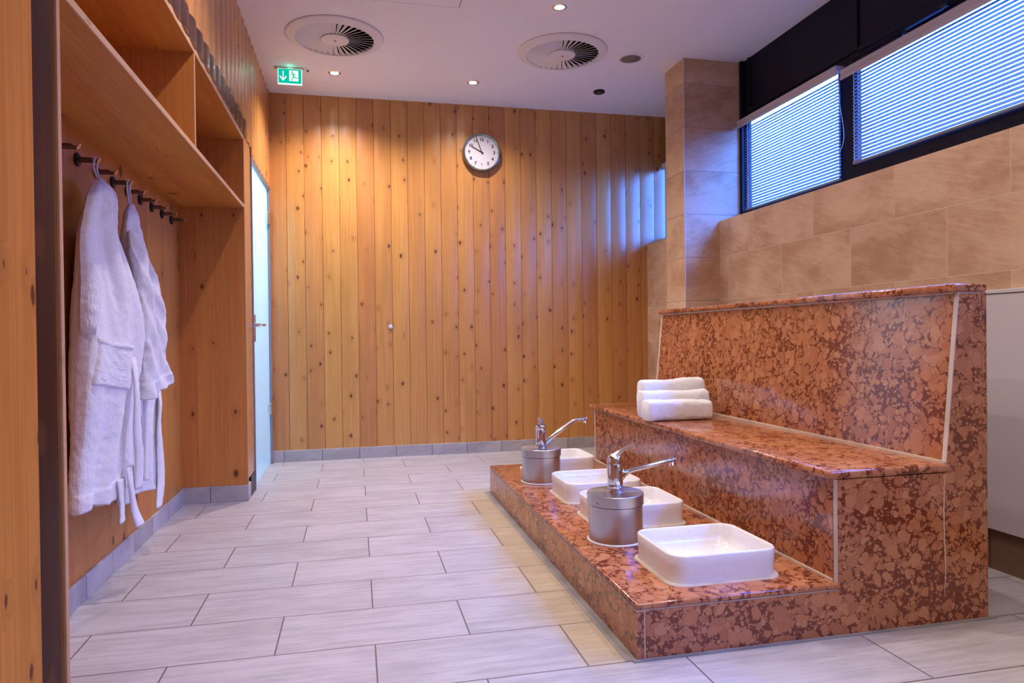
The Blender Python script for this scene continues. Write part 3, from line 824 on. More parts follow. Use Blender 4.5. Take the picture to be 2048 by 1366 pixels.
def robe_two():
    r = thing('bath_robe', 'farther white terry bath robe with empty sleeves, hanging from the fourth peg', 'bath robe', (-0.96, 3.38, 1.70), 'white robes on the coat pegs')
    Lt = [(1.60, 3.365), (1.585, 3.34), (1.56, 3.315), (1.515, 3.30), (1.46, 3.28), (1.386, 3.29), (1.30, 3.34), (1.0, 3.39), (0.86, 3.37), (0.76, 3.28), (0.66, 3.20), (0.50, 3.17), (0.30, 3.16)]
    Rt = [(1.60, 3.40), (1.585, 3.43), (1.572, 3.455), (1.515, 3.467), (1.459, 3.484), (1.386, 3.538), (1.311, 3.594), (1.21, 3.628), (1.086, 3.673), (0.959, 3.687), (0.70, 3.70), (0.58, 3.64), (0.45, 3.64), (0.331, 3.662), (0.30, 3.60)]
    dp = [(1.60, 0.008), (1.57, 0.020), (1.45, 0.030), (1.2, 0.045), (0.9, 0.05), (0.30, 0.040)]
    def folds(u, z):
        t = sstep(1.6, 1.4, z)
        f = 0.013*math.sin(17*u+1.5*z)*t + 0.014*math.exp(-((u-0.45)/0.10)**2)*t
        f += 0.012*sstep(0.32, 0.28, u)*sstep(1.3, 1.45, z)
        f += 0.010*math.sin(28*u)*sstep(0.8, 0.5, z)
        return f
    drape('robe_body', r, 1.602, 0.315, Lt, Rt, dp, folds, xc=-0.965, nz=180, na=150, hem=lambda e: 0.02*math.sin(5*e))
    def sleeve(name, tab, xs, deps, na=80, nz=110):
        """tab: z, y left, y right from shoulder to cuff"""
        zs = [t[0] for t in tab]; rings = []
        z0, z1 = zs[0], zs[-1]
        for k in range(nz+1):
            t = k/nz; z = z0+(z1-z0)*t
            f = lambda col: float(np.interp(-z, [-q for q in zs], [q[col] for q in tab]))
            yl, yr = f(1), f(2)
            xc = float(np.interp(t, xs[0], xs[1])); d_ = float(np.interp(t, deps[0], deps[1]))
            ring = []
            for i in range(na):
                a = 2*PI*i/na; c, s_ = math.cos(a), math.sin(a)
                q = Vector((xc+d_*s_*(1+0.15*math.sin(4*a+5*t))+(0.006*math.sin(26*t+3*a) if s_ > 0 else 0), (yl+yr)/2+(yr-yl)/2*c, z+(0.012*c)*t))
                if t > 0.90: q += Vector((s_, c, 0))*0.004
                q.x = max(q.x, XB+0.008)
                q += Vector((s_, c, 0))*fuzz(q, 0.0022)
                ring.append(q)
            rings.append(ring)
        return obj(name, loft(B(), rings), M_terry, r, True)
    s1 = sleeve('sleeve', [(1.47, 3.25, 3.32), (1.369, 3.22, 3.31), (1.168, 3.26, 3.34), (0.96, 3.275, 3.355), (0.755, 3.25, 3.35)],
                ([0, .2, 1], [-0.935, -0.905, -0.885]), ([0, .15, 1], [0.012, 0.035, 0.039]))
    s2 = sleeve('sleeve', [(1.40, 3.47, 3.53), (1.32, 3.46, 3.56), (1.221, 3.50, 3.655), (1.091, 3.56, 3.73), (1.0, 3.585, 3.69), (0.957, 3.59, 3.66), (0.866, 3.585, 3.74), (0.775, 3.56, 3.835)],
                ([0, .2, 1], [-0.95, -0.93, -0.925]), ([0, .15, 1], [0.012, 0.028, 0.030]))
    belt_strip(r, [(-0.93, 3.58, 0.80), (-0.90, 3.545, 0.72), (-0.90, 3.522, 0.60), (-0.90, 3.533, 0.485), (-0.90, 3.542, 0.343), (-0.90, 3.50, 0.225)], 0.036, 0.008)
    belt_strip(r, [(-0.90, 3.307, 0.76), (-0.90, 3.312, 0.62), (-0.90, 3.312, 0.50), (-0.90, 3.304, 0.39)], 0.017, 0.008)
    loop_cord(r, 3.38, (-0.965, 3.383, 1.598))
    return r
robe_one(); robe_two()

# ------------------------------------------------------------------ marble bench
bench = thing('marble_bench', 'stepped red marble foot bath bench with a sloping backrest', 'bench', (1.48, 3.17, 0.0))
BY0, BY1 = 1.985, 4.355
def soft(bm, e=0.004): return bm
# step
obj('step_riser', bx(B(), 0.83, 0.85, BY0+0.020, BY1-0.02, 0.0, 0.150), M_marble, bench)
obj('step_slab', bx(B(), 0.828, 1.556, BY0-0.003, BY1+0.003, 0.154, 0.174, 0.007, 3), M_marble, bench, True, 35)
obj('seat_riser', bx(B(), 1.536, 1.556, BY0+0.021, BY1-0.02, 0.175, 0.514), M_marble, bench)
bm = bx(B(), 1.503, 2.00, BY0-0.006, BY1+0.006, 0.5155, 0.546, 0.011, 4)
obj('seat_slab', bm, M_marble, bench, True, 35)
# backrest: sloping panel
prism_pts = [(1.966, 0.548), (2.022, 1.128), (2.042, 1.128), (1.986, 0.548)]
obj('backrest_panel', prism(B(), prism_pts, 'y', BY0+0.020, BY1-0.02), M_marble, bench)
bm = bx(B(), 2.000, 2.138, BY0-0.006, BY1+0.006, 1.134, 1.163, 0.010, 4)
obj('backrest_cap', bm, M_marble, bench, True, 35)
obj('back_panel', bx(B(), 2.1175, 2.137, BY0, BY1, 0.0, 1.131), M_marble, bench)
# end cheeks (near and far): lower strip, seat block, backrest block
for a0, a1 in ((BY0, BY0+0.019), (BY1-0.019, BY1)):
    ol = [(0.86, 0.0), (2.1145, 0.0), (2.1145, 1.129), (2.026, 1.129), (1.9685, 0.548), (1.9685, 0.5145), (1.5405, 0.5145), (1.5405, 0.1495), (0.86, 0.1495)]
    obj('end_panel', prism(B(), ol, 'y', a0, a1), M_marble, bench)
    obj('end_strip', bx(B(), 0.83, 0.8545, a0, a1, 0.0, 0.1495), M_marble, bench)
# grout joints
bm = B()
for a0, a1 in ((BY0+0.002, BY0+0.018), (BY1-0.018, BY1-0.002)):
    bx(bm, 0.8546, 0.8599, a0, a1, 0.0, 0.1495)
    bx(bm, 0.83, 1.5404, a0, a1, 0.1497, 0.1539)
    bx(bm, 1.5362, 1.5404, a0, a1, 0.1540, 0.5150)
    bx(bm, 2.1146, 2.1174, a0, a1, 0.0, 1.130)
    bx(bm, 2.02, 2.137, a0, a1, 1.1292, 1.1338)
    prism(bm, [(1.9650, 0.547), (1.9684, 0.547), (2.0258, 1.129), (2.0220, 1.129)], 'y', a0-0.0015, a1)
bx(bm, 0.8305, 0.85, BY0, BY1, 0.1502, 0.1538)
bx(bm, 1.530, 1.5365, BY0+0.02, BY1-0.02, 0.1741, 0.181)
bx(bm, 1.9605, 1.975, BY0+0.004, BY1-0.004, 0.5461, 0.5545)
bx(bm, 2.012, 2.04, BY0+0.012, BY1-0.012, 1.128, 1.1338)
obj('grout_joint', bm, M_grout, bench)
# hairline crack below the seat end
bm = tube(B(), [(1.962, BY0, 0.512), (1.957, BY0, 0.46), (1.955, BY0, 0.38), (1.957, BY0, 0.28), (1.961, BY0, 0.2), (1.957, BY0, 0.1)], [0.0012, 0.0018, 0.002, 0.0022, 0.002, 0.001], 6)
obj('filled_crack', bm, M_grout, bench)
# rubbed core so nothing is hollow
obj('core', bx(B(), 1.56, 1.955, BY0+0.03, BY1-0.03, 0.0, 0.51), M_greygrout, bench)
# silicone gutter on the floor round the bench
bm = B()
bx(bm, 0.795, 0.8295, BY0-0.0, BY1+0.03, 0.0002, 0.0022)
bx(bm, 0.815, 2.16, BY0-0.014, BY0-0.0005, 0.0002, 0.004)
bx(bm, 0.8295, 2.15, BY1+0.0005, BY1+0.03, 0.0002, 0.0022)
struct('trim_7', bm, M_greygrout, None, 'grey sealed strip on the floor round the bench', 'trim')

# ------------------------------------------------------------------ foot basins
ZP = 0.1742
def rrect(cx, cy, hx, hy, r, z, n=10):
    pts = []
    for qx, qy, a0 in ((1, 1, 0), (-1, 1, PI/2), (-1, -1, PI), (1, -1, 1.5*PI)):
        for k in range(n+1):
            a = a0+PI/2*k/n
            pts.append((cx+qx*(hx-r)+r*math.cos(a), cy+qy*(hy-r)+r*math.sin(a), z))
    return pts
def make_basin():
    r = bpy.data.objects.new('foot_basin', None); C.objects.link(r); r.location = (0, 0, ZP); r.empty_display_size = 0.1
    hx, hy, H = 0.199, 0.172, 0.098
    prof = [(0.000, 0.002, 0.06), (-0.003, 0.02, 0.06), (-0.001, 0.06, 0.06), (0.0, H-0.006, 0.06), (-0.002, H-0.002, 0.058), (-0.006, H, 0.055), (-0.011, H-0.001, 0.05), (-0.014, H-0.005, 0.048),
            (-0.020, 0.06, 0.046), (-0.030, 0.030, 0.045), (-0.052, 0.018, 0.042), (-0.10, 0.015, 0.03)]
    rings = [rrect(0, 0, hx+o, hy+o, rr, ZP+z) for o, z, rr in prof]
    obj('bowl', loft(B(), rings, True, True), M_ceram, r, True, 60)
    rings = [rrect(0, 0, hx+o, hy+o, 0.062, ZP+z) for o, z in ((0.010, 0.0), (0.009, 0.0025), (0.002, 0.006), (-0.004, 0.006), (-0.004, 0.0))]
    obj('sealant_bead', loft(B(), rings, False, False), M_grout, r, True)
    obj('drain', lathe(B(), [(0.022, 0.0153), (0.021, 0.0185), (0.0, 0.0185)], (0, 0, ZP), 'z', 24, True, False), M_chrome, r, True, 40)
    return r
bs = make_basin()
BAS = [(1.200, 2.257, 'nearest white square foot basin, crazed glaze, at the front of the step'),
       (1.200, 2.936, 'white square foot basin right behind the front steel tap drum'),
       (1.202, 3.408, 'white square foot basin in front of the rear steel tap drum'),
       (1.205, 4.105, 'rearmost white square foot basin, behind the rear steel tap drum')]
for i, (x, y, lb) in enumerate(BAS):
    o = bs if i == 0 else copy_tree(bs)
    o.location = (x, y, ZP)
    tag(o, lb, 'foot basin', 'foot basins on the marble step')

# ------------------------------------------------------------------ tap drums
def drum(c, label, first):
    x, y = c
    r = thing('mixer_tap', label, 'tap', (x, y, ZP), 'mixer taps on steel drums')
    obj('sealant_bead', lathe(B(), [(0.110, 0.0), (0.117, 0.0), (0.115, 0.004), (0.1085, 0.006)], (x, y, ZP), 'z', 64, False, False), M_white, r, True)
    obj('drum', lathe(B(), [(0.1085, 0.0), (0.1085, 0.152)], (x, y, ZP), 'z', 72), M_steel, r, True, 40)
    lid = obj('drum_lid', lathe(B(), [(0.109, 0.148), (0.1135, 0.148), (0.1135, 0.189), (0.112, 0.191), (0.0, 0.191)], (x, y, ZP), 'z', 72, False, False), M_steel, r, True, 30)
    for a in (-0.9, -2.6):
        px, py = x+0.1135*math.cos(a), y+0.1135*math.sin(a)
        bm = B(); bmesh.ops.create_icosphere(bm, subdivisions=2, radius=0.0026, matrix=Matrix.Translation((px, py, ZP+0.163)))
        obj('screw', bm, M_black, lid, True)
    obj('seam', lathe(B(), [(0.1095, 0.1445), (0.1095, 0.1478)], (x, y, ZP), 'z', 72, False, False), M_rosette, lid, True)
    zb = ZP+0.191
    return r, x, y, zb
def tap_front(c, label):
    r, x, y, zb = drum(c, label, True)
    obj('tap_foot', lathe(B(), [(0.037, 0.0), (0.037, 0.003), (0.0315, 0.005), (0.0315, 0.022), (0.030, 0.0235)], (x, y, zb), 'z', 40), M_chrome, r, True, 40)
    obj('tap_body', lathe(B(), [(0.0305, 0.0225), (0.0315, 0.026), (0.0315, 0.112), (0.030, 0.114)], (x, y, zb), 'z', 40), M_chrome, r, True, 40)
    hd = obj('tap_head', lathe(B(), [(0.030, 0.114), (0.0315, 0.1155), (0.0315, 0.132), (0.027, 0.145), (0.018, 0.153), (0.0, 0.156)], (x, y, zb), 'z', 40, True, False), M_chrome, r, True, 40)
    # lever blade rising to the right
    rings = []
    for t in np.linspace(0, 1, 14):
        cx = x-0.014+0.098*t; cz = zb+0.142+0.052*t**0.95; hw = 0.017*(1-0.25*t); th = 0.010*(1-0.72*t)
        rings.append([(cx-0.25*th*math.sin(a), y+hw*math.copysign(abs(math.cos(a))**0.6, math.cos(a)), cz+th*math.sin(a)) for a in [2*PI*k/20 for k in range(20)]])
    obj('lever', loft(B(), rings), M_chrome, hd, True, 50)
    # cast spout: deep at the body, thin at the end
    rings = []
    for t in np.linspace(0, 1, 26):
        cx = x+0.012+0.250*t
        top = zb+0.082+0.046*t+0.014*math.exp(-(t/0.07)**2)
        bot = zb+0.098*t-0.0+0.010+0.058*(1-math.exp(-t/0.10))-0.043*t
        bot = min(bot, top-0.018)
        hw = 0.0165-0.004*t+0.006*math.exp(-(t/0.1)**2)
        cz, hh = (top+bot)/2, (top-bot)/2
        rings.append([(cx, y+hw*math.copysign(abs(math.cos(a))**0.75, math.cos(a)), cz+hh*math.copysign(abs(math.sin(a))**0.75, math.sin(a))) for a in [2*PI*k/24 for k in range(24)]])
    sp = obj('spout', loft(B(), rings), M_chrome, r, True, 60)
    obj('nozzle', lathe(B(), [(0.011, -0.020), (0.0125, -0.018), (0.0125, 0.002), (0.010, 0.004)], (x+0.252, y, zb+0.112), 'z', 24), M_chrome, sp, True, 40)
def tap_rear(c, label):
    r, x, y, zb = drum(c, label, False)
    obj('tap_foot', lathe(B(), [(0.037, 0.0), (0.036, 0.003), (0.0305, 0.005), (0.0305, 0.012)], (x, y, zb), 'z', 40), M_chrome, r, True, 40)
    obj('tap_body', lathe(B(), [(0.030, 0.011), (0.0305, 0.014), (0.0305, 0.098), (0.0295, 0.100), (0.0295, 0.104), (0.0305, 0.106), (0.0305, 0.122), (0.027, 0.127), (0.0, 0.128)], (x, y, zb), 'z', 40, True, False), M_chrome, r, True, 35)
    hd = obj('tap_head', lathe(B(), [(0.026, 0.126), (0.024, 0.133), (0.017, 0.137)], (x, y, zb), 'z', 32), M_bronze, r, True, 40)  # bronze colour painted in for the brown mirrored by the chrome head
    rings = []
    for t in np.linspace(0, 1, 10):
        cy = y+0.002+0.022*t; cz = zb+0.134+0.030*t; hw = 0.016*(1-0.1*t); th = 0.008*(1-0.5*t)
        rings.append([(x+hw*math.cos(a), cy, cz+th*math.sin(a)) for a in [2*PI*k/18 for k in range(18)]])
    obj('lever', loft(B(), rings), M_bronze, hd, True, 50)  # brown reflection on the chrome lever put into its colour
    P = spline([(x+0.020, y, zb+0.020), (x+0.040, y, zb+0.037), (x+0.11, y, zb+0.088), (x+0.165, y, zb+0.126), (x+0.205, y, zb+0.145), (x+0.24, y, zb+0.150), (x+0.262, y, zb+0.151)], 8)
    n = len(P)
    sp = obj('spout', tube(B(), P, [0.0125-0.002*i/n for i in range(n)], 20), M_chrome, r, True, 60)
    obj('nozzle', lathe(B(), [(0.0115, -0.022), (0.013, -0.020), (0.013, 0.010), (0.0115, 0.012)], (x+0.268, y, zb+0.150), 'z', 24), M_chrome, sp, True, 40)
tap_front((1.018, 2.643), 'front chrome single lever tap on a brushed steel drum, lever raised to the right')
tap_rear((1.022, 3.808), 'rear chrome tap on a brushed steel drum, long tube spout rising to the right')

# ------------------------------------------------------------------ towels on the seat
def towel(label, x0, x1, y0, y1, zt, lean, seed, zb=0.5468):
    """folded towel standing on its long edge: rounded top, soft layered ends"""
    r = thing('rolled_towel', label, 'towel', ((x0+x1)/2, (y0+y1)/2, zb), 'white towels on the marble seat')
    nx, na = 90, 64; rings = []
    cy = (y0+y1)/2; hy = (y1-y0)/2; H = zt-zb
    for i in range(nx+1):
        t = i/nx; x = x0+(x1-x0)*t
        e = min(t, 1-t)*(x1-x0)
        k = min(1.0, 0.90+0.10*math.sqrt(min(1.0, e/0.012)))
        dz = 0.003*math.sin(5*t+seed)+0.002*math.sin(11*t+seed*2)+(0.008*t if seed > 2.5 else 0.0)
        ring = []
        for j in range(na):
            a = 2*PI*j/na; c, s_ = math.cos(a), math.sin(a)
            py = hy*k*math.copysign(abs(c)**0.45, c)
            pz = (H/2)*k*math.copysign(abs(s_)**0.50, s_)
            zz = zb+H/2+pz+(dz if s_ > 0 else 0)*abs(s_)
            p = Vector((x, cy+py+lean*(zz-zb), max(zz, zb)))
            p += Vector((0, c, s_))*fuzz(p, 0.0018) if zz > zb+0.006 else Vector((0, 0, 0.0))
            ring.append(p)
        rings.append(ring)
    obj('roll', loft(B(), rings), M_towel, r, True)
    # spiral of folded layers at the right hand end
    bm = B(); pts = []
    for q in range(46):
        a = 0.6+q*0.30; f = 1.0-0.86*q/46
        zz = zb+H/2+(H/2-0.012)*f*math.sin(a)
        pts.append((x1+0.002, cy+(hy-0.012)*f*math.cos(a)+lean*(zz-zb), max(zz, zb+0.010)))
    tube(bm, pts, 0.0075, 8)
    obj('folded_end', bm, M_towel, r, True)
    return r
towel('front white towel of the three on the marble seat, the lowest roll', 1.478, 1.838, 3.335, 3.452, 0.652, 0.0, 0.3)
towel('middle white towel, between the low front roll and the tall rear one', 1.503, 1.895, 3.462, 3.560, 0.692, 0.10, 1.7)
towel('rear white towel of the three on the seat, topmost edge', 1.560, 1.935, 3.585, 3.690, 0.742, 0.06, 2.9)

# ------------------------------------------------------------------ white panel right of the bench
pn = thing('white_panel', 'large white enamelled panel on the right wall behind the bench', 'panel', (XR-0.02, 2.9, 0.17))
obj('sheet', bx(B(), XR-0.022, XR-0.0005, 1.15, 4.55, 0.171, 1.150, 0.002), M_white, pn)
obj('top_rail', bx(B(), XR-0.026, XR-0.0005, 1.14, 4.56, 1.152, 1.168, 0.002), M_white, pn)

# ------------------------------------------------------------------ blinds
def blind(wn, label, ztop, zbot, val, ladders, ns, cord=None, tilt=53):
    y0, y1 = wn
    r = thing('venetian_blind', label, 'blind', (2.79, (y0+y1)/2, zbot), 'venetian blinds in the high windows')
    xs = 2.785
    bm = B(); xv0, xv1 = 2.742, 2.799
    prism(bm, [(xv0, val[2]+0.002), (xv0-0.004, val[2]+0.022), (xv0+0.001, val[2]+0.026), (xv0-0.004, val[3]-0.004), (xv0, val[3]), (xv1, val[3]), (xv1, val[2]+0.03), (xv0+0.006, val[2]+0.03), (xv0+0.006, val[2]+0.002)], 'y', val[0], val[1])
    obj('valance', bm, M_val, r)
    bm = B(); hw = 0.0125; tilt = math.radians(tilt)
    for k in range(ns):
        z = zbot+0.022+(ztop-zbot-0.022)*k/(ns-1)
        pr = []
        for j in range(5):
            u = -hw+2*hw*j/4; h = 0.0018*(1-(u/hw)**2)
            pr.append((xs+u*math.cos(tilt), z+h+u*math.sin(tilt)))
        pr2 = [(a, b_-0.0007) for a, b_ in pr[::-1]]
        prism(bm, pr+pr2, 'y', y0, y1)
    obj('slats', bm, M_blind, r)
    obj('bottom_rail', bx(B(), xs-0.011, xs+0.011, y0, y1, zbot-0.004, zbot+0.010, 0.003), M_blind, r)
    for yl in ladders:
        bm = B()
        for dx in (-0.0135, 0.0135): tube(bm, [(xs+dx, yl, ztop+0.03), (xs+dx, yl, zbot+0.002)], 0.0009, 6)
        for k in range(ns):
            z = zbot+0.022+(ztop-zbot-0.022)*k/(ns-1)
            tube(bm, [(xs-0.0135, yl, z-0.001), (xs-0.0125, yl+0.006, z+0.004), (xs-0.0135, yl+0.004, z+0.008)], 0.0010, 5)
        obj('ladder_cord', bm, M_cord, r)
    if cord:
        obj('pull_cord', tube(B(), spline(cord, 10), 0.0016, 8), M_cord, r, True)
blind((3.543, 4.545), 'venetian blind right of the tiled pillar, with a looped pull cord', 2.485, 1.893, (3.522, 4.590, 2.492, 2.550), (4.50, 4.325, 4.014, 3.693, 3.56), 30,
      [(2.765, 3.530, 2.49), (2.762, 3.520, 2.35), (2.760, 3.488, 2.20), (2.760, 3.482, 2.11), (2.760, 3.515, 2.053), (2.760, 3.56, 2.08), (2.762, 3.590, 2.17), (2.765, 3.575, 2.30), (2.768, 3.545, 2.42), (2.770, 3.54, 2.49)])
blind((1.36, 3.43), 'wide venetian blind at the right edge, pale valance cut by the frame', 2.475, 1.957, (1.30, 3.484, 2.448, 2.507), (3.41, 3.239, 2.872, 2.508, 2.1, 1.7, 1.4), 26)
blind((5.0, 5.85), 'venetian blind beyond the pillar, only its slat ends visible', 2.485, 1.88, (4.96, 5.87, 2.492, 2.550), (5.2, 5.5, 5.8), 30, tilt=8)
blind((-1.88, 1.19), 'venetian blind of the nearest window, outside the picture', 2.475, 1.957, (-1.92, 1.24, 2.448, 2.507), (-1.5, -0.5, 0.5, 1.1), 26)
# window stay above the wide blind
st = thing('window_stay', 'black window stay arm above the wide blind', 'window stay', (2.79, 2.92, 2.54))
bm = B(); bx(bm, 2.765, 2.7895, 2.80, 3.05, 2.548, 2.575, 0.005)
obj('arm', bm, M_dark, st)
obj('pivot', lathe(B(), [(0.012, -0.02), (0.012, 0.02)], (2.775, 2.79, 2.56), 'y', 16), M_rosette, st, True, 40)
obj('pivot', lathe(B(), [(0.009, -0.01), (0.009, 0.01)], (2.775, 3.045, 2.535), 'z', 16), M_rosette, st, True, 40)

# ------------------------------------------------------------------ ceiling fittings
def vent(cx, cy, label):
    r = thing('ceiling_vent', label, 'air vent', (cx, cy, ZC), 'round swirl vents in the ceiling')
    z = ZC
    obj('painted_void', lathe(B(), [(0.258, -0.0015), (0.257, -0.0025), (0.0, -0.0025)], (cx, cy, z), 'z', 72, True, False), M_void, r, True, 30)  # flat black disc, painted to give the dark depth behind the vanes
    obj('outer_ring', lathe(B(), [(0.262, -0.001), (0.312, -0.001), (0.314, -0.006), (0.310, -0.011), (0.302, -0.013), (0.296, -0.012), (0.262, -0.026), (0.254, -0.027), (0.252, -0.024), (0.252, -0.004)], (cx, cy, z), 'z', 96, False, False), M_vent, r, True, 40)
    obj('hub', lathe(B(), [(0.086, -0.004), (0.091, -0.024), (0.089, -0.028), (0.0, -0.029)], (cx, cy, z), 'z', 56, False, False), M_vent, r, True, 40)
    obj('screw', lathe(B(), [(0.008, -0.0285), (0.007, -0.032), (0.0, -0.032)], (cx, cy, z), 'z', 16, True, False), M_alu, r, True, 40)
    N = 36
    for k in range(N):
        a = 2*PI*k/N; bm = B()
        rings = []
        for rad in (0.090, 0.253):
            w_ = 2*PI*rad/N*0.43; h = w_*0.50
            er = Vector((math.cos(a), math.sin(a), 0)); et = Vector((-math.sin(a), math.cos(a), 0))
            c = Vector((cx, cy, z-0.0150))+er*rad
            p0 = c - et*w_ - Vector((0, 0, h)); p1 = c + et*w_ + Vector((0, 0, h))
            tk = Vector((0, 0, 0.0012))
            rings.append([p0-tk, p1-tk, p1+tk, p0+tk])
        loft(bm, rings)
        obj('vane', bm, M_vent, r)
vent(-0.105, 4.725, 'round white swirl air vent on the left, near the exit sign')
vent(1.442, 4.675, 'round white swirl air vent on the right, near the speaker')

lab = ['bright downlight beside the exit sign', 'downlight above the wall clock', 'downlight nearest the top edge of the view']
for i, (x, y, f) in enumerate(SPOTS):
    lb = lab[i] if i < 3 else 'recessed ceiling downlight outside the picture'
    r = thing('downlight', lb, 'ceiling light', (x, y, ZC), 'recessed downlights outside the picture' if i >= 3 else 'recessed downlights in the ceiling')
    obj('trim_ring', lathe(B(), [(0.030, -0.0015), (0.030, -0.006), (0.040, -0.007), (0.047, -0.003), (0.047, -0.0005)], (x, y, ZC), 'z', 40, False, False), M_chrome, r, True, 40)
    obj('lens', lathe(B(), [(0.030, -0.001), (0.030, -0.004), (0.0, -0.004)], (x, y, ZC), 'z', 32, True, False), M_lens, r)
    l = bpy.data.lights.new('downlight_beam', 'SPOT'); l.energy = LAMP_POWER*f; l.color = LAMP
    l.spot_size = math.radians(140); l.spot_blend = 1.0; l.shadow_soft_size = 0.03
    o = bpy.data.objects.new('downlight_beam', l); C.objects.link(o); o.location = (0, 0, -0.012); o.parent = r

r = thing('ceiling_speaker', 'small round ceiling speaker with a brown mesh near the pillar', 'speaker', (1.957, 4.685, ZC))
obj('ring', lathe(B(), [(0.072, -0.004), (0.074, -0.008), (0.090, -0.006), (0.095, -0.0005)], (1.957, 4.685, ZC), 'z', 48, False, False), M_vent, r, True, 40)
obj('mesh', lathe(B(), [(0.0735, -0.001), (0.0735, -0.006), (0.0, -0.007)], (1.957, 4.685, ZC), 'z', 40, True, False), simple('brown speaker mesh', (0.20, 0.15, 0.13), 0.7, bump=0.6, bscale=500), r, True)
r = thing('smoke_detector', 'small black unlit ceiling fitting near the back wall', 'detector', (1.964, 5.365, ZC))
obj('housing', lathe(B(), [(0.046, -0.0005), (0.046, -0.014), (0.040, -0.018), (0.026, -0.018), (0.022, -0.010)], (1.964, 5.365, ZC), 'z', 40, False, False), M_rosette, r, True, 40)
obj('sensor', lathe(B(), [(0.0225, -0.002), (0.0225, -0.012), (0.0, -0.013)], (1.964, 5.365, ZC), 'z', 32, True, False), M_alu, r, True)
# access hatch: a fine seam in the ceiling
hp = thing('access_hatch', 'flush white ceiling hatch outlined by a thin dark seam', 'hatch', (0.37, 3.85, ZC))
obj('hatch_panel', bx(B(), 0.111, 0.636, 3.64, 4.168, ZC-0.0022, ZC-0.0002), M_ceil, hp)
bm = B()
for a in ((0.107, 0.111, 3.636, 4.172), (0.636, 0.640, 3.636, 4.172), (0.111, 0.636, 3.636, 3.64), (0.111, 0.636, 4.168, 4.172)):
    bx(bm, *a, ZC-0.0012, ZC-0.0002)
obj('seam', bm, M_rosette, hp)
# small sprinkler pin by the exit sign
r = thing('ceiling_pin', 'tiny metal pin in the ceiling beside the exit sign', 'pin', (-0.318, 5.36, ZC))
obj('pin', lathe(B(), [(0.009, -0.0005), (0.009, -0.010), (0.0, -0.012)], (-0.318, 5.36, ZC), 'z', 16, True, False), M_alu, r, True)

# ------------------------------------------------------------------ exit sign
SY = 5.33
es = thing('exit_sign', 'lit green emergency exit sign with down arrow and running figure, under the ceiling', 'exit sign', (-0.442, SY, ZC))
obj('mounting_bar', bx(B(), -0.552, -0.342, SY-0.014, SY+0.014, 2.976, ZC-0.0003, 0.003), M_satin, es)
sx0, sx1, sz0, sz1 = -0.528, -0.356, 2.862, 2.977
obj('plate', bx(B(), sx0, sx1, SY-0.006, SY+0.006, sz0, sz1, 0.001), M_signw, es)
obj('green_field', bx(B(), sx0+0.006, sx1-0.006, SY-0.0072, SY-0.0062, sz0+0.009, sz1-0.003), M_green, es)
def flat(name, polys, mat, par, y):
    bm = B()
    for p in polys: prism(bm, p, 'y', y-0.0006, y)
    return obj(name, bm, mat, par)
ax, az = -0.489, 2.922
flat('arrow', [[(ax-0.004, az+0.036), (ax+0.004, az+0.036), (ax+0.004, az-0.026), (ax-0.004, az-0.026)],
               [(ax-0.026, az-0.004), (ax-0.019, az+0.002), (ax+0.002, az-0.026), (ax-0.002, az-0.036)],
               [(ax+0.026, az-0.004), (ax+0.019, az+0.002), (ax-0.002, az-0.026), (ax+0.002, az-0.036)]], M_signw, es, SY-0.0073)
dx0, dx1, dz0, dz1 = -0.447, -0.382, 2.887, 2.965
dr = flat('doorway', [[(dx0, dz0), (dx1, dz0), (dx1, dz1), (dx0, dz1)]], M_signw, es, SY-0.0073)
def limb(a, b_, w0, w1):
    a, b_ = Vector(a), Vector(b_); t = (b_-a).normalized(); n_ = Vector((-t.y, t.x))
    return [tuple(a+n_*w0), tuple(b_+n_*w1), tuple(b_-n_*w1), tuple(a-n_*w0)]
fx, fz = -0.418, 2.925
fig = [limb((fx-0.002, fz+0.018), (fx+0.004, fz-0.006), 0.0055, 0.0045), limb((fx+0.004, fz-0.006), (fx+0.020, fz-0.014), 0.004, 0.003),
       limb((fx+0.020, fz-0.014), (fx+0.032, fz-0.014), 0.003, 0.0025), limb((fx+0.002, fz-0.006), (fx-0.008, fz-0.020), 0.004, 0.003),
       limb((fx-0.008, fz-0.020), (fx-0.010, fz-0.036), 0.003, 0.0025), limb((fx, fz+0.016), (fx-0.018, fz+0.008), 0.003, 0.0022),
       limb((fx, fz+0.016), (fx+0.016, fz+0.010), 0.003, 0.0022)]
fig.append([(fx-0.008+0.0065*math.cos(2*PI*k/16), fz+0.028+0.0065*math.sin(2*PI*k/16)) for k in range(16)])
flat('running_figure', fig, M_green, es, SY-0.0080)
l = bpy.data.lights.new('exit_sign_glow', 'POINT'); l.energy = 0.06; l.color = (0.1, 1.0, 0.55); l.shadow_soft_size = 0.02
o = bpy.data.objects.new('exit_sign_glow', l); C.objects.link(o); o.location = (0.0, -0.035, -0.025); o.parent = es

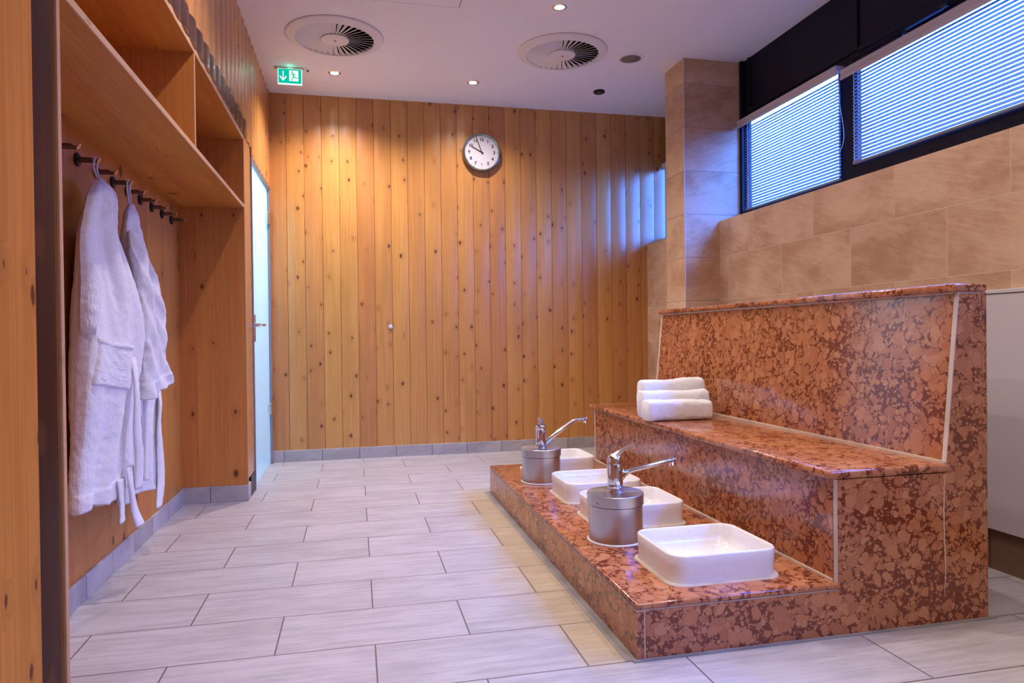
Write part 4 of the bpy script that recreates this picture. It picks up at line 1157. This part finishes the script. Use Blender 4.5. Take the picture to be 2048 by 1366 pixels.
# ------------------------------------------------------------------ clock
CX, CY, CZ, CR = 1.078, YB-0.008, 2.577, 0.163
ck = thing('wall_clock', 'round wall clock with white dial and grey rim showing about three to ten', 'clock', (CX, CY, CZ))
obj('case', lathe(B(), [(CR-0.012, 0.0), (CR, -0.010), (CR+0.001, -0.030), (CR-0.003, -0.042), (CR-0.010, -0.046), (CR-0.017, -0.040), (CR-0.019, -0.028), (0.02, -0.027)], (CX, CY, CZ), 'y', 96, True, True), M_rim, ck, True, 40)
obj('dial', lathe(B(), [(CR-0.0185, -0.0275), (CR-0.0185, -0.0290), (0.0, -0.0290)], (CX, CY, CZ), 'y', 96, True, False), M_dial, ck)
yd = CY-0.0292
bm = B()
for k in range(60):
    a = 2*PI*k/60; big = k % 5 == 0
    r0, r1, hw = (0.131, 0.141, 0.0016) if big else (0.1385, 0.141, 0.0005)
    s_, c_ = math.sin(a), math.cos(a)
    pts = [(CX+r*s_+w_*c_, CZ+r*c_-w_*s_) for r, w_ in ((r0, -hw), (r0, hw), (r1, hw), (r1, -hw))]
    prism(bm, pts, 'y', yd-0.0005, yd)
obj('minute_track', bm, M_black, ck)
def numeral(txt, x, z, size):
    cu = bpy.data.curves.new('numeral', 'FONT'); cu.body = txt; cu.size = size; cu.align_x = 'CENTER'; cu.align_y = 'CENTER'; cu.extrude = 0.0004
    cu.offset = 0.0013
    t = bpy.data.objects.new('numeral', cu); C.objects.link(t)
    bpy.context.view_layer.update()
    me = bpy.data.meshes.new_from_object(t.evaluated_get(bpy.context.evaluated_depsgraph_get()))
    bpy.data.objects.remove(t); bpy.data.curves.remove(cu)
    me.materials.clear(); me.materials.append(M_black)
    me.transform(Matrix.Translation((x-CX, yd-0.0004-CY, z-CZ)) @ Matrix.Rotation(PI/2, 4, 'X'))
    o = bpy.data.objects.new('numeral', me); C.objects.link(o); o.parent = ck
for k in range(1, 13):
    a = 2*PI*k/12
    numeral(str(k), CX+0.109*math.sin(a), CZ+0.109*math.cos(a), 0.037)
def hand(name, ang, length, tail, w0, y):
    s_, c_ = math.sin(ang), math.cos(ang)
    pts = [(CX+r*s_+w_*c_, CZ+r*c_-w_*s_) for r, w_ in ((-tail, -w0), (-tail, w0), (length, w0*0.75), (length, -w0*0.75))]
    obj(name, prism(B(), pts, 'y', y-0.001, y), M_black, ck)
hand('hour_hand', math.radians(298.3), 0.098, 0.016, 0.0052, yd-0.0025)
hand('minute_hand', math.radians(339), 0.140, 0.020, 0.0036, yd-0.0045)
obj('hand_pin', lathe(B(), [(0.006, 0.0), (0.006, -0.0065), (0.0, -0.007)], (CX, yd, CZ), 'y', 20, True, False), M_black, ck, True, 40)
tag(obj('wall_button', lathe(B(), [(0.016, 0.0), (0.018, -0.006), (0.016, -0.010), (0.0, -0.012)], (0.29, YB-0.0048, 1.092), 'y', 28, True, False), M_white, None, True, 40),
    'small round white button on the pine back wall', 'button')
